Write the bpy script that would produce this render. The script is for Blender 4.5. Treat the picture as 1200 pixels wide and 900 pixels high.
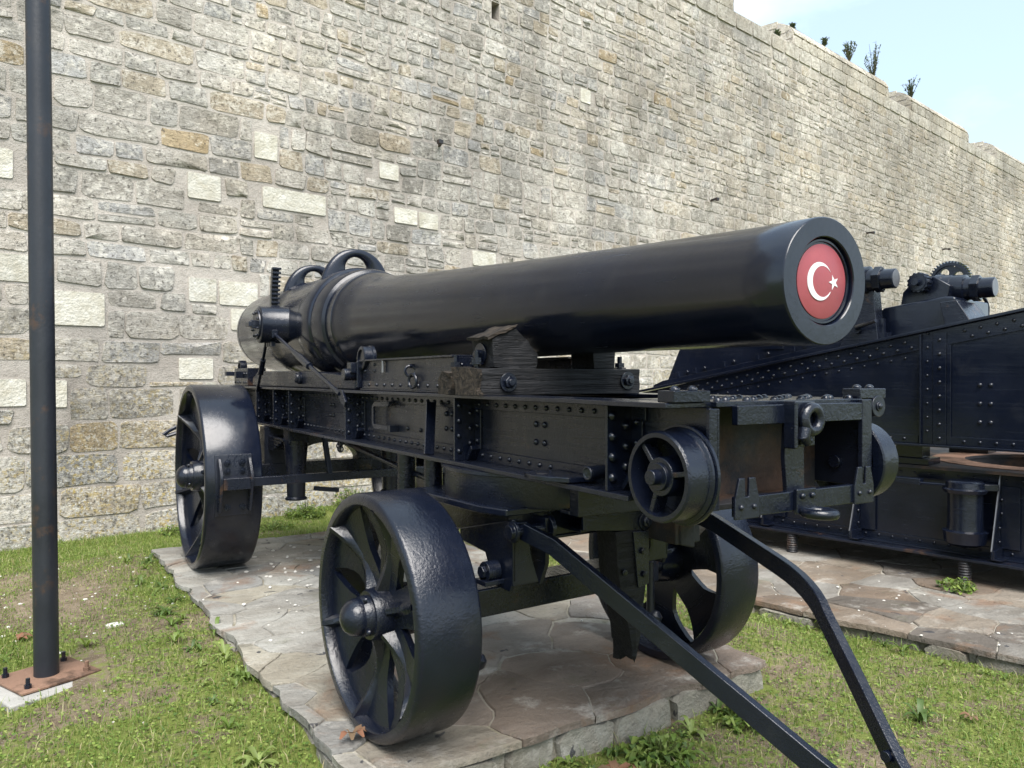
import bpy, bmesh, math, random
import numpy as np
from mathutils import Vector, Matrix, noise
R = math.radians
random.seed(7); rng = np.random.default_rng(7)
scn = bpy.context.scene
for o in list(bpy.data.objects): bpy.data.objects.remove(o)
col = scn.collection

# ---------------------------------------------------------------- camera, sky, sun, exposure
cd = bpy.data.cameras.new('camera'); cam = bpy.data.objects.new('camera', cd); col.objects.link(cam)
cam.location = (0, 0, 1.6); cam.rotation_euler = (R(90 - 0.44), 0, R(-31.4))
cd.sensor_width = 36; cd.lens = 914 / 1200 * 36; cd.clip_start = .05; cd.clip_end = 3000
scn.camera = cam

SUN_EL, SUN_AZ = 58, 200          # azimuth: compass style from +Y towards +X
wd = bpy.data.worlds.new('World'); scn.world = wd; wd.use_nodes = True
nt = wd.node_tree; nt.nodes.clear()
out = nt.nodes.new('ShaderNodeOutputWorld'); bg = nt.nodes.new('ShaderNodeBackground')
sky = nt.nodes.new('ShaderNodeTexSky'); sky.sky_type = 'NISHITA'; sky.sun_disc = False
sky.sun_elevation = R(SUN_EL); sky.sun_rotation = R(SUN_AZ); sky.air_density = 1.0; sky.dust_density = 3.2; sky.ozone_density = 1.0
tc = nt.nodes.new('ShaderNodeTexCoord'); mp = nt.nodes.new('ShaderNodeMapping'); mp.inputs['Scale'].default_value = (1, 1, 2.2)
nz = nt.nodes.new('ShaderNodeTexNoise'); nz.inputs['Scale'].default_value = 1.7; nz.inputs['Detail'].default_value = 7; nz.inputs['Roughness'].default_value = .55
rp = nt.nodes.new('ShaderNodeValToRGB'); rp.color_ramp.elements[0].position = .40; rp.color_ramp.elements[1].position = .68; rp.color_ramp.elements[0].color = (.30, .30, .30, 1)
mx = nt.nodes.new('ShaderNodeMix'); mx.data_type = 'RGBA'
mx.inputs['B'].default_value = (5.2, 6.3, 7.0, 1)       # thin bright cloud, in the sky's own radiance
bg.inputs['Strength'].default_value = .085
L = nt.links.new
L(tc.outputs['Generated'], mp.inputs['Vector']); L(mp.outputs[0], nz.inputs['Vector']); L(nz.outputs['Fac'], rp.inputs[0])
L(rp.outputs[0], mx.inputs['Factor']); L(sky.outputs[0], mx.inputs['A']); L(mx.outputs['Result'], bg.inputs[0]); L(bg.outputs[0], out.inputs[0])

sd = bpy.data.lights.new('sun', 'SUN'); sun = bpy.data.objects.new('sun', sd); col.objects.link(sun)
sd.energy = 2.3; sd.angle = R(45); sd.color = (1, .965, .92)
az = R(SUN_AZ); sdir = Vector((math.sin(az) * math.cos(R(SUN_EL)), math.cos(az) * math.cos(R(SUN_EL)), math.sin(R(SUN_EL))))
sun.rotation_euler = sdir.to_track_quat('Z', 'Y').to_euler()

vs = scn.view_settings; vs.view_transform = 'Standard'; vs.look = 'None'; vs.gamma = 1; vs.use_curve_mapping = False; vs.exposure = 1.76
scn.render.engine = 'CYCLES'

# ---------------------------------------------------------------- helpers
class NT:
    def __init__(s, name):
        s.m = bpy.data.materials.new(name); s.m.use_nodes = True; s.t = s.m.node_tree; s.t.nodes.clear()
        s.out = s.n('ShaderNodeOutputMaterial'); s.b = s.n('ShaderNodeBsdfPrincipled'); s.l(s.b.outputs[0], s.out.inputs[0])
        s.tc = s.n('ShaderNodeTexCoord'); s.co = s.tc.outputs['Object']
    def n(s, t, **k):
        x = s.t.nodes.new(t)
        for a, b in k.items(): setattr(x, a, b)
        return x
    def l(s, a, b): s.t.links.new(a, b)
    def noise(s, scale, detail=5, rough=.55, vec=None, dist=0):
        x = s.n('ShaderNodeTexNoise'); x.inputs['Scale'].default_value = scale; x.inputs['Detail'].default_value = detail
        x.inputs['Roughness'].default_value = rough; x.inputs['Distortion'].default_value = dist
        s.l(vec or s.co, x.inputs['Vector']); return x.outputs['Fac']
    def vor(s, scale, feature='F1', vec=None, out='Distance'):
        x = s.n('ShaderNodeTexVoronoi', feature=feature); x.inputs['Scale'].default_value = scale
        s.l(vec or s.co, x.inputs['Vector']); return x.outputs[out]
    def mapv(s, scale=(1, 1, 1), rot=(0, 0, 0), vec=None):
        x = s.n('ShaderNodeMapping'); x.inputs['Scale'].default_value = scale; x.inputs['Rotation'].default_value = rot
        s.l(vec or s.co, x.inputs['Vector']); return x.outputs[0]
    def ramp(s, v, *stops):
        x = s.n('ShaderNodeValToRGB'); e = x.color_ramp.elements
        while len(e) < len(stops): e.new(.5)
        for i, (p, c) in enumerate(stops):
            e[i].position = p; e[i].color = (c, c, c, 1) if isinstance(c, (int, float)) else (*c, 1)
        s.l(v, x.inputs[0]); return x.outputs[0]
    def _in(s, sock, v):
        if isinstance(v, bpy.types.NodeSocket): s.l(v, sock)
        elif isinstance(v, (tuple, list)): sock.default_value = (*v, 1) if len(v) == 3 else v
        else: sock.default_value = v
    def mix(s, f, a, b, mode='MIX'):
        x = s.n('ShaderNodeMix', data_type='RGBA', blend_type=mode); s._in(x.inputs['Factor'], f); s._in(x.inputs['A'], a); s._in(x.inputs['B'], b)
        return x.outputs['Result']
    def math(s, op, a, b=0.):
        x = s.n('ShaderNodeMath', operation=op); s._in(x.inputs[0], a); s._in(x.inputs[1], b); return x.outputs[0]
    def bump(s, h, strength, dist, nrm=None):
        x = s.n('ShaderNodeBump'); x.inputs['Strength'].default_value = strength; x.inputs['Distance'].default_value = dist
        s.l(h, x.inputs['Height'])
        if nrm: s.l(nrm, x.inputs['Normal'])
        return x.outputs[0]
    def attr(s, name, out='Color'):
        x = s.n('ShaderNodeAttribute', attribute_name=name); return x.outputs[out]
    def set(s, **k):
        nm = dict(color='Base Color', rough='Roughness', metal='Metallic', normal='Normal', spec='Specular IOR Level', coat='Coat Weight', coatr='Coat Roughness', sss='Subsurface Weight')
        for a, v in k.items(): s._in(s.b.inputs[nm[a]], v)
        return s.m

MAT = {}
def paint(name, base, r0, r1, lump=120, lumps=.25, rust=0., spec=.44):
    n = NT(name)
    big = n.noise(1.7, 6); fine = n.noise(lump, 3, .6); mid = n.noise(14, 5)
    c = n.mix(n.ramp(big, (.35, 0), (.7, 1)), base, tuple(x * 1.7 + .002 for x in base))
    dust = n.ramp(n.noise(5.5, 8, .65), (.55, 0), (.8, .25))
    c = n.mix(dust, c, (.035, .035, .037))
    if rust:
        rf = n.ramp(n.noise(4.2, 9, .68), (.62 - rust * .3, 0), (.72 - rust * .25, 1))
        c = n.mix(rf, c, n.mix(n.noise(30, 4), (.022, .014, .010), (.085, .044, .024)))
    scr = n.ramp(n.noise(1, 6, .7, n.mapv((9, 60, 60))), (.69, 0), (.74, .25))
    c = n.mix(scr, c, (.09, .09, .095))
    ro = n.ramp(n.noise(3.3, 6, .6), (.3, r0), (.75, r1))
    strk = n.noise(1, 5, .6, n.mapv((55, 2.2, 55)))
    h = n.math('ADD', n.math('ADD', n.math('MULTIPLY', fine, .6), mid), n.math('MULTIPLY', strk, .7))
    chip = n.ramp(n.noise(38, 7, .75), (.70, 0), (.73, .6)); c = n.mix(chip, c, (.055, .05, .047))
    ro = n.math('ADD', ro, n.math('MULTIPLY', n.ramp(strk, (.45, 0), (.7, 1)), .10))
    MAT[name] = n.set(color=c, rough=ro, normal=n.bump(h, lumps, .004), spec=spec)
paint('black_gloss', (.0024, .0038, .0090), .10, .28, 130, .45)
paint('black_satin', (.0022, .0036, .0090), .12, .25, 90, .10, 0., .45)
paint('black_worn', (.0032, .0046, .0098), .16, .38, 110, .5, .10)
paint('black_cast', (.0024, .0038, .0090), .12, .28, 110, .55)
paint('black_rusty', (.008, .008, .010), .40, .75, 110, .6, .42)
paint('pole_paint', (.009, .0105, .015), .30, .50, 60, .25, .22)
paint('rust', (.13, .075, .05), .7, .9, 80, .6, .5)

n = NT('old_timber')
v = n.mapv((1.2, 26, 26)); g = n.noise(2.2, 8, .65, v, .4); cr = n.ramp(n.noise(1.1, 6, .7, n.mapv((.8, 18, 18))), (.42, 0), (.5, 1))
c = n.mix(g, (.003, .004, .007), (.012, .012, .013)); c = n.mix(n.ramp(n.noise(7, 8, .7), (.62, 0), (.78, .5)), c, (.06, .048, .036))
MAT['old_timber'] = n.set(color=c, rough=.58, spec=.28, normal=n.bump(n.math('ADD', g, n.math('MULTIPLY', cr, .5)), .9, .012))

n = NT('rotten_timber')
v = n.mapv((1.5, 20, 20)); g = n.noise(2.2, 9, .7, v, .8)
c = n.mix(n.ramp(g, (.4, 0), (.62, 1)), (.008, .008, .008), (.060, .047, .036))
MAT['rotten_timber'] = n.set(color=c, rough=.8, spec=.2, normal=n.bump(g, 1., .03))

n = NT('bare_steel_lit_edge'); c = n.mix(n.noise(20, 6), (.10, .10, .11), (.26, .26, .27))
MAT['bare_steel_lit_edge'] = n.set(color=c, rough=.45, metal=.7)

n = NT('muzzle_red'); f = n.ramp(n.noise(6, 6), (.3, 0), (.7, 1))
cr_ = n.mix(f, (.20, .034, .044), (.28, .060, .070)); cr_ = n.mix(n.ramp(n.noise(60, 7, .75), (.60, 0), (.70, .55)), cr_, (.10, .05, .05))
MAT['muzzle_red'] = n.set(color=cr_, rough=n.ramp(n.noise(12, 6), (.3, .35), (.7, .6)), normal=n.bump(n.noise(80, 3), .2, .003))
n = NT('emblem_white'); MAT['emblem_white'] = n.set(color=n.mix(n.noise(40, 4), (.46, .45, .46), (.62, .62, .63)), rough=.45)

# wall stone: colour of each stone in the attribute 'tint', crusts and lichen on top
def stone(name, lichen=True, dark=1., bs=1.):
    n = NT(name); t = n.attr('tint'); n.co = n.n('ShaderNodeNewGeometry').outputs['Position']
    lay = n.noise(1, 8, .66, n.mapv((7, 7, 34)), .7)
    grit = n.noise(60, 6, .72); blot = n.noise(9, 7, .66)
    c = n.mix(n.ramp(lay, (.34, .0), (.66, 1)), n.mix(1, t, (.76, .75, .74), 'MULTIPLY'), t)
    c = n.mix(n.ramp(grit, (.36, .5), (.56, 0)), c, n.mix(1, t, (.40, .38, .37), 'MULTIPLY'))
    crust = n.ramp(n.math('ADD', n.math('MULTIPLY', n.noise(13, 9, .74), .72), n.math('MULTIPLY', n.noise(1.1, 3), .28)), (.505, 0), (.57, .62))
    c = n.mix(crust, c, (.55, .52, .465))
    c = n.mix(n.ramp(n.noise(.8, 6, .62, None, .3), (.48, 0), (.68, .38)), c, n.mix(1, c, (1.05, .94, .78), 'MULTIPLY'))
    pit = n.ramp(n.noise(26, 6, .7), (.33, .85), (.42, 0)); c = n.mix(pit, c, (.12, .108, .094))
    c = n.mix(n.ramp(blot, (.40, .55), (.52, 0)), c, n.mix(1, c, (.66, .645, .62), 'MULTIPLY'))
    if lichen:
        z = n.n('ShaderNodeSeparateXYZ'); n.l(n.co, z.inputs[0])
        low = n.n('ShaderNodeMapRange'); low.inputs['From Min'].default_value = 2.3; low.inputs['From Max'].default_value = .5; low.inputs['To Max'].default_value = 1
        n.l(z.outputs[2], low.inputs['Value'])
        lf = n.math('MULTIPLY', n.ramp(n.noise(20, 7, .75), (.50, 0), (.58, 1)), n.math('MULTIPLY', low.outputs[0], n.ramp(n.noise(1.6, 3), (.34, .25), (.56, .9))))
        c = n.mix(lf, c, n.mix(n.noise(40, 2), (.33, .22, .05), (.45, .36, .14)))
        lw = n.math('MULTIPLY', n.ramp(n.noise(34, 6, .75, None, .5), (.52, 0), (.6, .9)), low.outputs[0]); c = n.mix(lw, c, (.55, .54, .50))
        dk = n.math('MULTIPLY', n.ramp(n.noise(24, 6, .7), (.54, 0), (.62, .7)), low.outputs[0]); c = n.mix(dk, c, (.075, .07, .06))
    stain = n.ramp(n.noise(.45, 6, .6), (.36, .72), (.62, 1.08)); c = n.mix(1, c, stain, 'MULTIPLY')
    run = n.ramp(n.noise(1, 6, .62, n.mapv((1.7, 1.7, .13))), (.52, 1), (.70, .70)); c = n.mix(1, c, run, 'MULTIPLY')
    h = n.math('ADD', n.math('ADD', n.math('MULTIPLY', lay, .55), n.math('MULTIPLY', grit, .45)), n.math('ADD', blot, n.math('MULTIPLY', pit, -.45)))
    MAT[name] = n.set(color=c, rough=.92, normal=n.bump(h, .8 * bs, .03), spec=.25)
stone('wall_stone')
n = NT('repair_stone'); t = n.attr('tint'); n.co = n.n('ShaderNodeNewGeometry').outputs['Position']
g = n.noise(40, 6, .6); c = n.mix(n.ramp(n.noise(7, 8, .68), (.35, 0), (.62, .9)), t, n.mix(1, t, (.72, .69, .62), 'MULTIPLY')); c = n.mix(n.ramp(n.noise(30, 6, .72), (.30, .7), (.42, 0)), c, (.22, .20, .17)); c = n.mix(n.ramp(n.noise(12, 7, .7), (.58, 0), (.66, .5)), c, (.36, .33, .27))
MAT['repair_stone'] = n.set(color=c, rough=.9, normal=n.bump(n.math('ADD', g, n.noise(11, 6, .65)), .7, .02), spec=.25)
n = NT('mortar'); n.co = n.n('ShaderNodeNewGeometry').outputs['Position']
g = n.noise(70, 6, .7); c = n.mix(n.ramp(n.noise(2.2, 7), (.35, 0), (.65, 1)), (.355, .32, .285), (.44, .405, .365)); c = n.mix(n.ramp(g, (.3, .6), (.5, 0)), c, (.20, .175, .15))
stain = n.ramp(n.noise(.45, 6, .6), (.36, .72), (.62, 1.08)); c = n.mix(1, c, stain, 'MULTIPLY')
run = n.ramp(n.noise(1, 6, .62, n.mapv((1.7, 1.7, .13))), (.52, 1), (.70, .70)); c = n.mix(1, c, run, 'MULTIPLY')
MAT['mortar'] = n.set(color=c, rough=.95, normal=n.bump(n.math('ADD', g, n.noise(16, 5)), .7, .02), spec=.2)

# paving: tint per slab, stains of rust and dropped paint
def paving(name, stain):
    n = NT(name); t = n.attr('tint'); n.co = n.n('ShaderNodeNewGeometry').outputs['Position']
    flow = n.noise(1.6, 8, .62, n.mapv((1, 2.1, 1), (0, 0, .5)), .9); grit = n.noise(45, 6, .7)
    c = n.mix(n.ramp(flow, (.36, 0), (.64, 1)), n.mix(1, t, (.66, .63, .60), 'MULTIPLY'), t)
    c = n.mix(n.ramp(n.noise(5, 8, .7), (.55, 0), (.68, .6)), c, (.38, .365, .33))
    c = n.mix(n.ramp(n.noise(1.3, 6, .6, None, .5), (.5, 0), (.66, .55)), c, (.085, .075, .065))
    c = n.mix(n.ramp(n.noise(2.2, 7, .62, None, .6), (.56, 0), (.68, stain)), c, n.mix(n.noise(9, 5), (.11, .062, .040), (.22, .135, .08)))
    c = n.mix(n.ramp(grit, (.32, .5), (.46, 0)), c, (.09, .083, .075))
    c = n.mix(n.ramp(n.noise(7.5, 3, .5, None, .8), (.685, 0), (.70, .85)), c, (.025, .026, .033))
    c = n.mix(n.ramp(n.noise(3.1, 8, .7), (.60, 0), (.72, .45)), c, (.075, .088, .035))
    h = n.math('ADD', n.math('MULTIPLY', flow, 1.2), n.math('MULTIPLY', grit, .4))
    MAT[name] = n.set(color=c, rough=n.ramp(n.noise(3, 5), (.35, .62), (.7, .9)), normal=n.bump(n.math('ADD', h, n.math('MULTIPLY', n.noise(7, 7, .65), 1.2)), .9, .03), spec=.35)
paving('paving', .75); paving('paving_edge', .25)
n = NT('paving_joint'); n.co = n.n('ShaderNodeNewGeometry').outputs['Position']
MAT['paving_joint'] = n.set(color=n.mix(n.ramp(n.noise(6, 6, .7), (.45, 0), (.6, 1)), (.26, .24, .205), (.17, .155, .11)), rough=.95, normal=n.bump(n.noise(60, 5), .6, .02))

n = NT('concrete'); g = n.noise(50, 6, .7)
MAT['concrete'] = n.set(color=n.mix(n.noise(8, 7), (.20, .195, .18), (.32, .31, .29)), rough=.93, normal=n.bump(g, .6, .01))

n = NT('earth'); cov = n.attr('cover', 'Fac'); n.co = n.n('ShaderNodeNewGeometry').outputs['Position']
g = n.noise(35, 7, .72); g2 = n.noise(9, 7, .65)
e = n.mix(n.ramp(g2, (.35, 0), (.65, 1)), (.12, .092, .062), (.23, .185, .13))
e = n.mix(n.ramp(n.noise(110, 4, .7), (.6, 0), (.68, .8)), e, (.42, .39, .34))
moss = n.mix(n.noise(14, 5), (.085, .115, .022), (.18, .21, .05))
f = n.math('ADD', cov, n.math('MULTIPLY', n.math('SUBTRACT', g2, .5), 1.6)); f = n.math('ADD', f, n.math('MULTIPLY', n.math('SUBTRACT', g, .5), .9))
c = n.mix(n.ramp(f, (.40, 0), (.62, .92)), e, moss)
MAT['earth'] = n.set(color=c, rough=.96, normal=n.bump(n.math('ADD', g, g2), .9, .03), spec=.15)

def leafmat(name, a='tint', tr=.35, rough=.55):
    n = NT(name); t = n.attr(a); n.set(color=t, rough=rough, spec=.3)
    tl = n.n('ShaderNodeBsdfTranslucent'); n.l(n.mix(1, t, (1.3, 1.35, .7), 'MULTIPLY'), tl.inputs[0])
    ms = n.n('ShaderNodeMixShader'); ms.inputs[0].default_value = tr
    n.l(n.b.outputs[0], ms.inputs[1]); n.l(tl.outputs[0], ms.inputs[2]); n.l(ms.outputs[0], n.out.inputs[0]); MAT[name] = n.m
leafmat('grass_blade'); leafmat('leaf', rough=.45); leafmat('dry_leaf', tr=.15, rough=.8)
n = NT('green_hose'); MAT['green_hose'] = n.set(color=(.16, .42, .30), rough=.45)
n = NT('pebble'); n.co = n.n('ShaderNodeNewGeometry').outputs['Position']; MAT['pebble'] = n.set(color=n.mix(n.noise(8, 3), (.34, .32, .28), (.58, .565, .53)), rough=.85)

OFF = {}
def setoff(o, v): OFF[o.name] = Vector(v)
class MB:
    def __init__(s): s.v = []; s.f = []; s.tint = []
    def add(s, vs_, fs, tint=None):
        b = len(s.v); s.v += [tuple(v) for v in vs_]; s.f += [tuple(i + b for i in f) for f in fs]
        if tint is not None: s.tint += [tint] * len(vs_)
        return s
    def box(s, x0, x1, y0, y1, z0, z1):
        x0, x1 = sorted((x0, x1)); y0, y1 = sorted((y0, y1)); z0, z1 = sorted((z0, z1))
        return s.add([(x, y, z) for z in (z0, z1) for y in (y0, y1) for x in (x0, x1)],
                     [(0, 2, 3, 1), (4, 5, 7, 6), (0, 1, 5, 4), (1, 3, 7, 5), (3, 2, 6, 7), (2, 0, 4, 6)])
    def prism(s, pts, vec):                       # polygon pts extruded by vec
        vec = Vector(vec); p = [Vector(q) for q in pts]; k = len(p)
        nrm = Vector((0, 0, 0))
        for i in range(k): nrm += p[i].cross(p[(i + 1) % k])
        if nrm.dot(vec) > 0: p.reverse()
        vv = p + [q + vec for q in p]
        return s.add(vv, [tuple(range(k)), tuple(range(2 * k - 1, k - 1, -1))] + [(i, i + k, (i + 1) % k + k, (i + 1) % k) for i in range(k)])
    def lathe(s, prof, o, axis, n=32, closed=False):  # prof: (t along axis, r)
        o = Vector(o); a = Vector(axis).normalized(); u = a.orthogonal().normalized(); w = a.cross(u)
        vv = []; ff = []; k = len(prof)
        for t, r in prof:
            for i in range(n):
                th = 2 * math.pi * i / n; vv.append(o + a * t + (u * math.cos(th) + w * math.sin(th)) * max(r, 1e-4))
        m = k if closed else k - 1
        for j in range(m):
            for i in range(n):
                q = (j + 1) % k; ff.append((j * n + i, j * n + (i + 1) % n, q * n + (i + 1) % n, q * n + i))
        if not closed:
            ff.append(tuple(range(n - 1, -1, -1))); ff.append(tuple((k - 1) * n + i for i in range(n)))
        return s.add(vv, ff)
    def cyl(s, p0, p1, r, r1=None, n=20):
        p0, p1 = Vector(p0), Vector(p1); return s.lathe([(0, r), ((p1 - p0).length, r if r1 is None else r1)], p0, p1 - p0, n)
    def tube(s, pts, r, n=10):
        pts = [Vector(p) for p in pts]; k = len(pts); vv = []; ff = []; u = None
        for i, p in enumerate(pts):
            t = (pts[min(i + 1, k - 1)] - pts[max(i - 1, 0)]).normalized()
            u = t.orthogonal().normalized() if u is None else (u - t * u.dot(t)).normalized()
            w = t.cross(u); rr = r[i] if isinstance(r, (list, tuple)) else r
            vv += [p + (u * math.cos(2 * math.pi * j / n) + w * math.sin(2 * math.pi * j / n)) * rr for j in range(n)]
        for i in range(k - 1):
            ff += [(i * n + j, i * n + (j + 1) % n, (i + 1) * n + (j + 1) % n, (i + 1) * n + j) for j in range(n)]
        ff.append(tuple(range(n - 1, -1, -1))); ff.append(tuple((k - 1) * n + j for j in range(n)))
        return s.add(vv, ff)
    def ring(s, c, axis, R_, r, n=28, m=10, a0=0, a1=360):
        c = Vector(c); a = Vector(axis).normalized(); u = a.orthogonal().normalized(); w = a.cross(u)
        if a1 - a0 >= 360:
            vv = []; ff = []
            for i in range(n):
                th = 2 * math.pi * i / n; d = u * math.cos(th) + w * math.sin(th)
                vv += [c + d * (R_ + r * math.cos(2 * math.pi * j / m)) + a * r * math.sin(2 * math.pi * j / m) for j in range(m)]
            ff = [(i * m + j, ((i + 1) % n) * m + j, ((i + 1) % n) * m + (j + 1) % m, i * m + (j + 1) % m) for i in range(n) for j in range(m)]
            return s.add(vv, ff)
        return s.tube([c + (u * math.cos(R(t)) + w * math.sin(R(t))) * R_ for t in np.linspace(a0, a1, n)], r, m)
    def bar(s, pts, w, h, up=(0, 0, 1)):            # rectangular section w (sideways) x h (along up) swept along pts
        pts = [Vector(p) for p in pts]; k = len(pts); up = Vector(up); vv = []
        for i, p in enumerate(pts):
            t = (pts[min(i + 1, k - 1)] - pts[max(i - 1, 0)]).normalized(); sd_ = t.cross(up).normalized(); uu = sd_.cross(t)
            vv += [p + sd_ * a * w / 2 + uu * b * h / 2 for a, b in ((-1, -1), (1, -1), (1, 1), (-1, 1))]
        ff = [(i * 4 + j, i * 4 + (j + 1) % 4, i * 4 + 4 + (j + 1) % 4, i * 4 + 4 + j) for i in range(k - 1) for j in range(4)]
        ff += [(3, 2, 1, 0), tuple((k - 1) * 4 + j for j in range(4))]
        return s.add(vv, ff)
    def rivet(s, p, nrm, r=.011):
        return s.lathe([(-.002, r), (r * .35, r * .95), (r * .75, r * .6), (r * .9, r * .12)], p, nrm, 8)
    def bolt(s, p, nrm, r=.02, h=.02, shank=.012, washer=True):
        p = Vector(p); a = Vector(nrm).normalized()
        if washer: s.lathe([(-.003, r * 1.55), (.005, r * 1.55)], p, a, 16)
        s.lathe([(0, r), (h, r), (h + .002, r * .85)], p, a, 6); s.lathe([(h * .9, r * .55), (h + shank, r * .55)], p, a, 10)
        return s
    def build(s, name, mat, parent=None, bevel=.0, loc=None, smooth=38, off=None, seg=2):
        me = bpy.data.meshes.new(name)
        o_ = Vector(loc) if loc is not None else Vector((0, 0, 0))
        pofs = Vector(off) if off is not None else (OFF.get(parent.name, Vector((0, 0, 0))) if parent else Vector((0, 0, 0)))
        base = o_ if loc is not None else pofs
        vv = np.array(s.v, dtype=float) - np.array(base)
        me.from_pydata(vv.tolist(), [], s.f); me.materials.append(MAT[mat])
        if s.tint:
            ca = me.color_attributes.new('tint', 'FLOAT_COLOR', 'POINT')
            ca.data.foreach_set('color', np.array([(*t, 1) for t in s.tint], dtype=np.float32).ravel())
        if smooth:
            me.shade_smooth(); me.set_sharp_from_angle(angle=R(smooth))
        me.update()
        o = bpy.data.objects.new(name, me); col.objects.link(o); o.parent = parent
        if loc is not None: o.location = o_ - pofs; OFF[o.name] = o_
        else: OFF[o.name] = pofs
        if bevel:
            b = o.modifiers.new('bevel', 'BEVEL'); b.width = bevel; b.segments = seg; b.limit_method = 'ANGLE'; b.angle_limit = R(40); b.harden_normals = True
        return o
def tag(o, label, cat=None, group=None, kind=None):
    if label: o['label'] = label
    if cat: o['category'] = cat
    if group: o['group'] = group
    if kind: o['kind'] = kind
    return o
def empty(name, loc, rz=0, off=None):
    o = bpy.data.objects.new(name, None); col.objects.link(o); o.location = loc; o.rotation_euler = (0, 0, rz); o.empty_display_size = .1
    OFF[o.name] = Vector(off if off is not None else loc); return o
def nse(x, y, z=0.): return noise.noise(Vector((x, y, z)))

# ---------------------------------------------------------------- where things stand (world metres, camera at the origin)
WALL_O, WALL_A = Vector((-.29, 8.88, 0)), R(10.2)
P1 = [(.955, 2.57), (3.17, 2.68), (3.19, 7.1), (.83, 7.1)]                 # plinth under the gun, top at .17
P2 = [(4.66, 1.5), (4.13, 3.62), (3.42, 6.6), (9.2, 8.0), (11.0, 2.6)]      # plinth under the second mount, top at .10
def inside(p, poly):
    c = False; n_ = len(poly)
    for i in range(n_):
        (x1, y1), (x2, y2) = poly[i], poly[(i + 1) % n_]
        if (y1 > p[1]) != (y2 > p[1]) and p[0] < (x2 - x1) * (p[1] - y1) / (y2 - y1) + x1: c = not c
    return c
def wall_d(x, y):     # metres in front of the wall
    dx, dy = x - WALL_O.x, y - WALL_O.y; return dx * math.sin(WALL_A) - dy * math.cos(WALL_A)
def ground_z(x, y):
    z = .018 * nse(x * .9, y * .9, 3) + .012 * nse(x * 2.6, y * 2.6, 9)
    sm = lambda t: max(0., min(1., t)) ** 2 * (3 - 2 * max(0., min(1., t)))
    z += .115 * sm((x + 1.0) / 1.7) * sm((y - 2.45) / .9) * sm((8.6 - y) / 1.5) * (1 if x < 3.6 else sm((4.2 - x) / .6))
    if x < 3: z -= .05 * max(0, min(1, (y - 6.6) / 1.8))
    return z if abs(x) < 25 and -8 < y < 25 else 0
def cover(x, y):      # 1 = full turf, 0 = bare earth
    c = .69 + .58 * nse(x * .75, y * .75, 1.7) + .35 * nse(x * 2.3, y * 2.3, 5)
    c -= .50 * math.exp(-((x + .1) ** 2 + (y - 5.9) ** 2) / .5)          # trodden patch left of the plinth
    c -= .35 * math.exp(-((x - .55) ** 2 + (y - 5.1) ** 2) / .12)
    c -= .18 * math.exp(-((x - 3.6) ** 2 + (y - 2.6) ** 2) / .3)
    d = wall_d(x, y)
    if d < .8: c += .3 * (1 - d / .8)
    return max(0., min(1., c))

xs = np.concatenate([-np.geomspace(600, 9, 9), np.linspace(-6, 9, 151), np.geomspace(12, 600, 9)])
ys = np.concatenate([-np.geomspace(600, 4, 9), np.linspace(-2, 12, 141), np.geomspace(16, 600, 9)])
mb = MB(); cv = []
for y in ys:
    for x in xs: mb.v.append((x, y, ground_z(x, y))); cv.append(cover(x, y))
nx = len(xs)
mb.f = [(j * nx + i, j * nx + i + 1, (j + 1) * nx + i + 1, (j + 1) * nx + i) for j in range(len(ys) - 1) for i in range(nx - 1)]
ground = mb.build('ground', 'earth', smooth=180); tag(ground, 'mossy earth ground with bare trodden patches', kind='structure')
at = ground.data.attributes.new('cover', 'FLOAT', 'POINT'); at.data.foreach_set('value', np.array(cv, dtype=np.float32))

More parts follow.
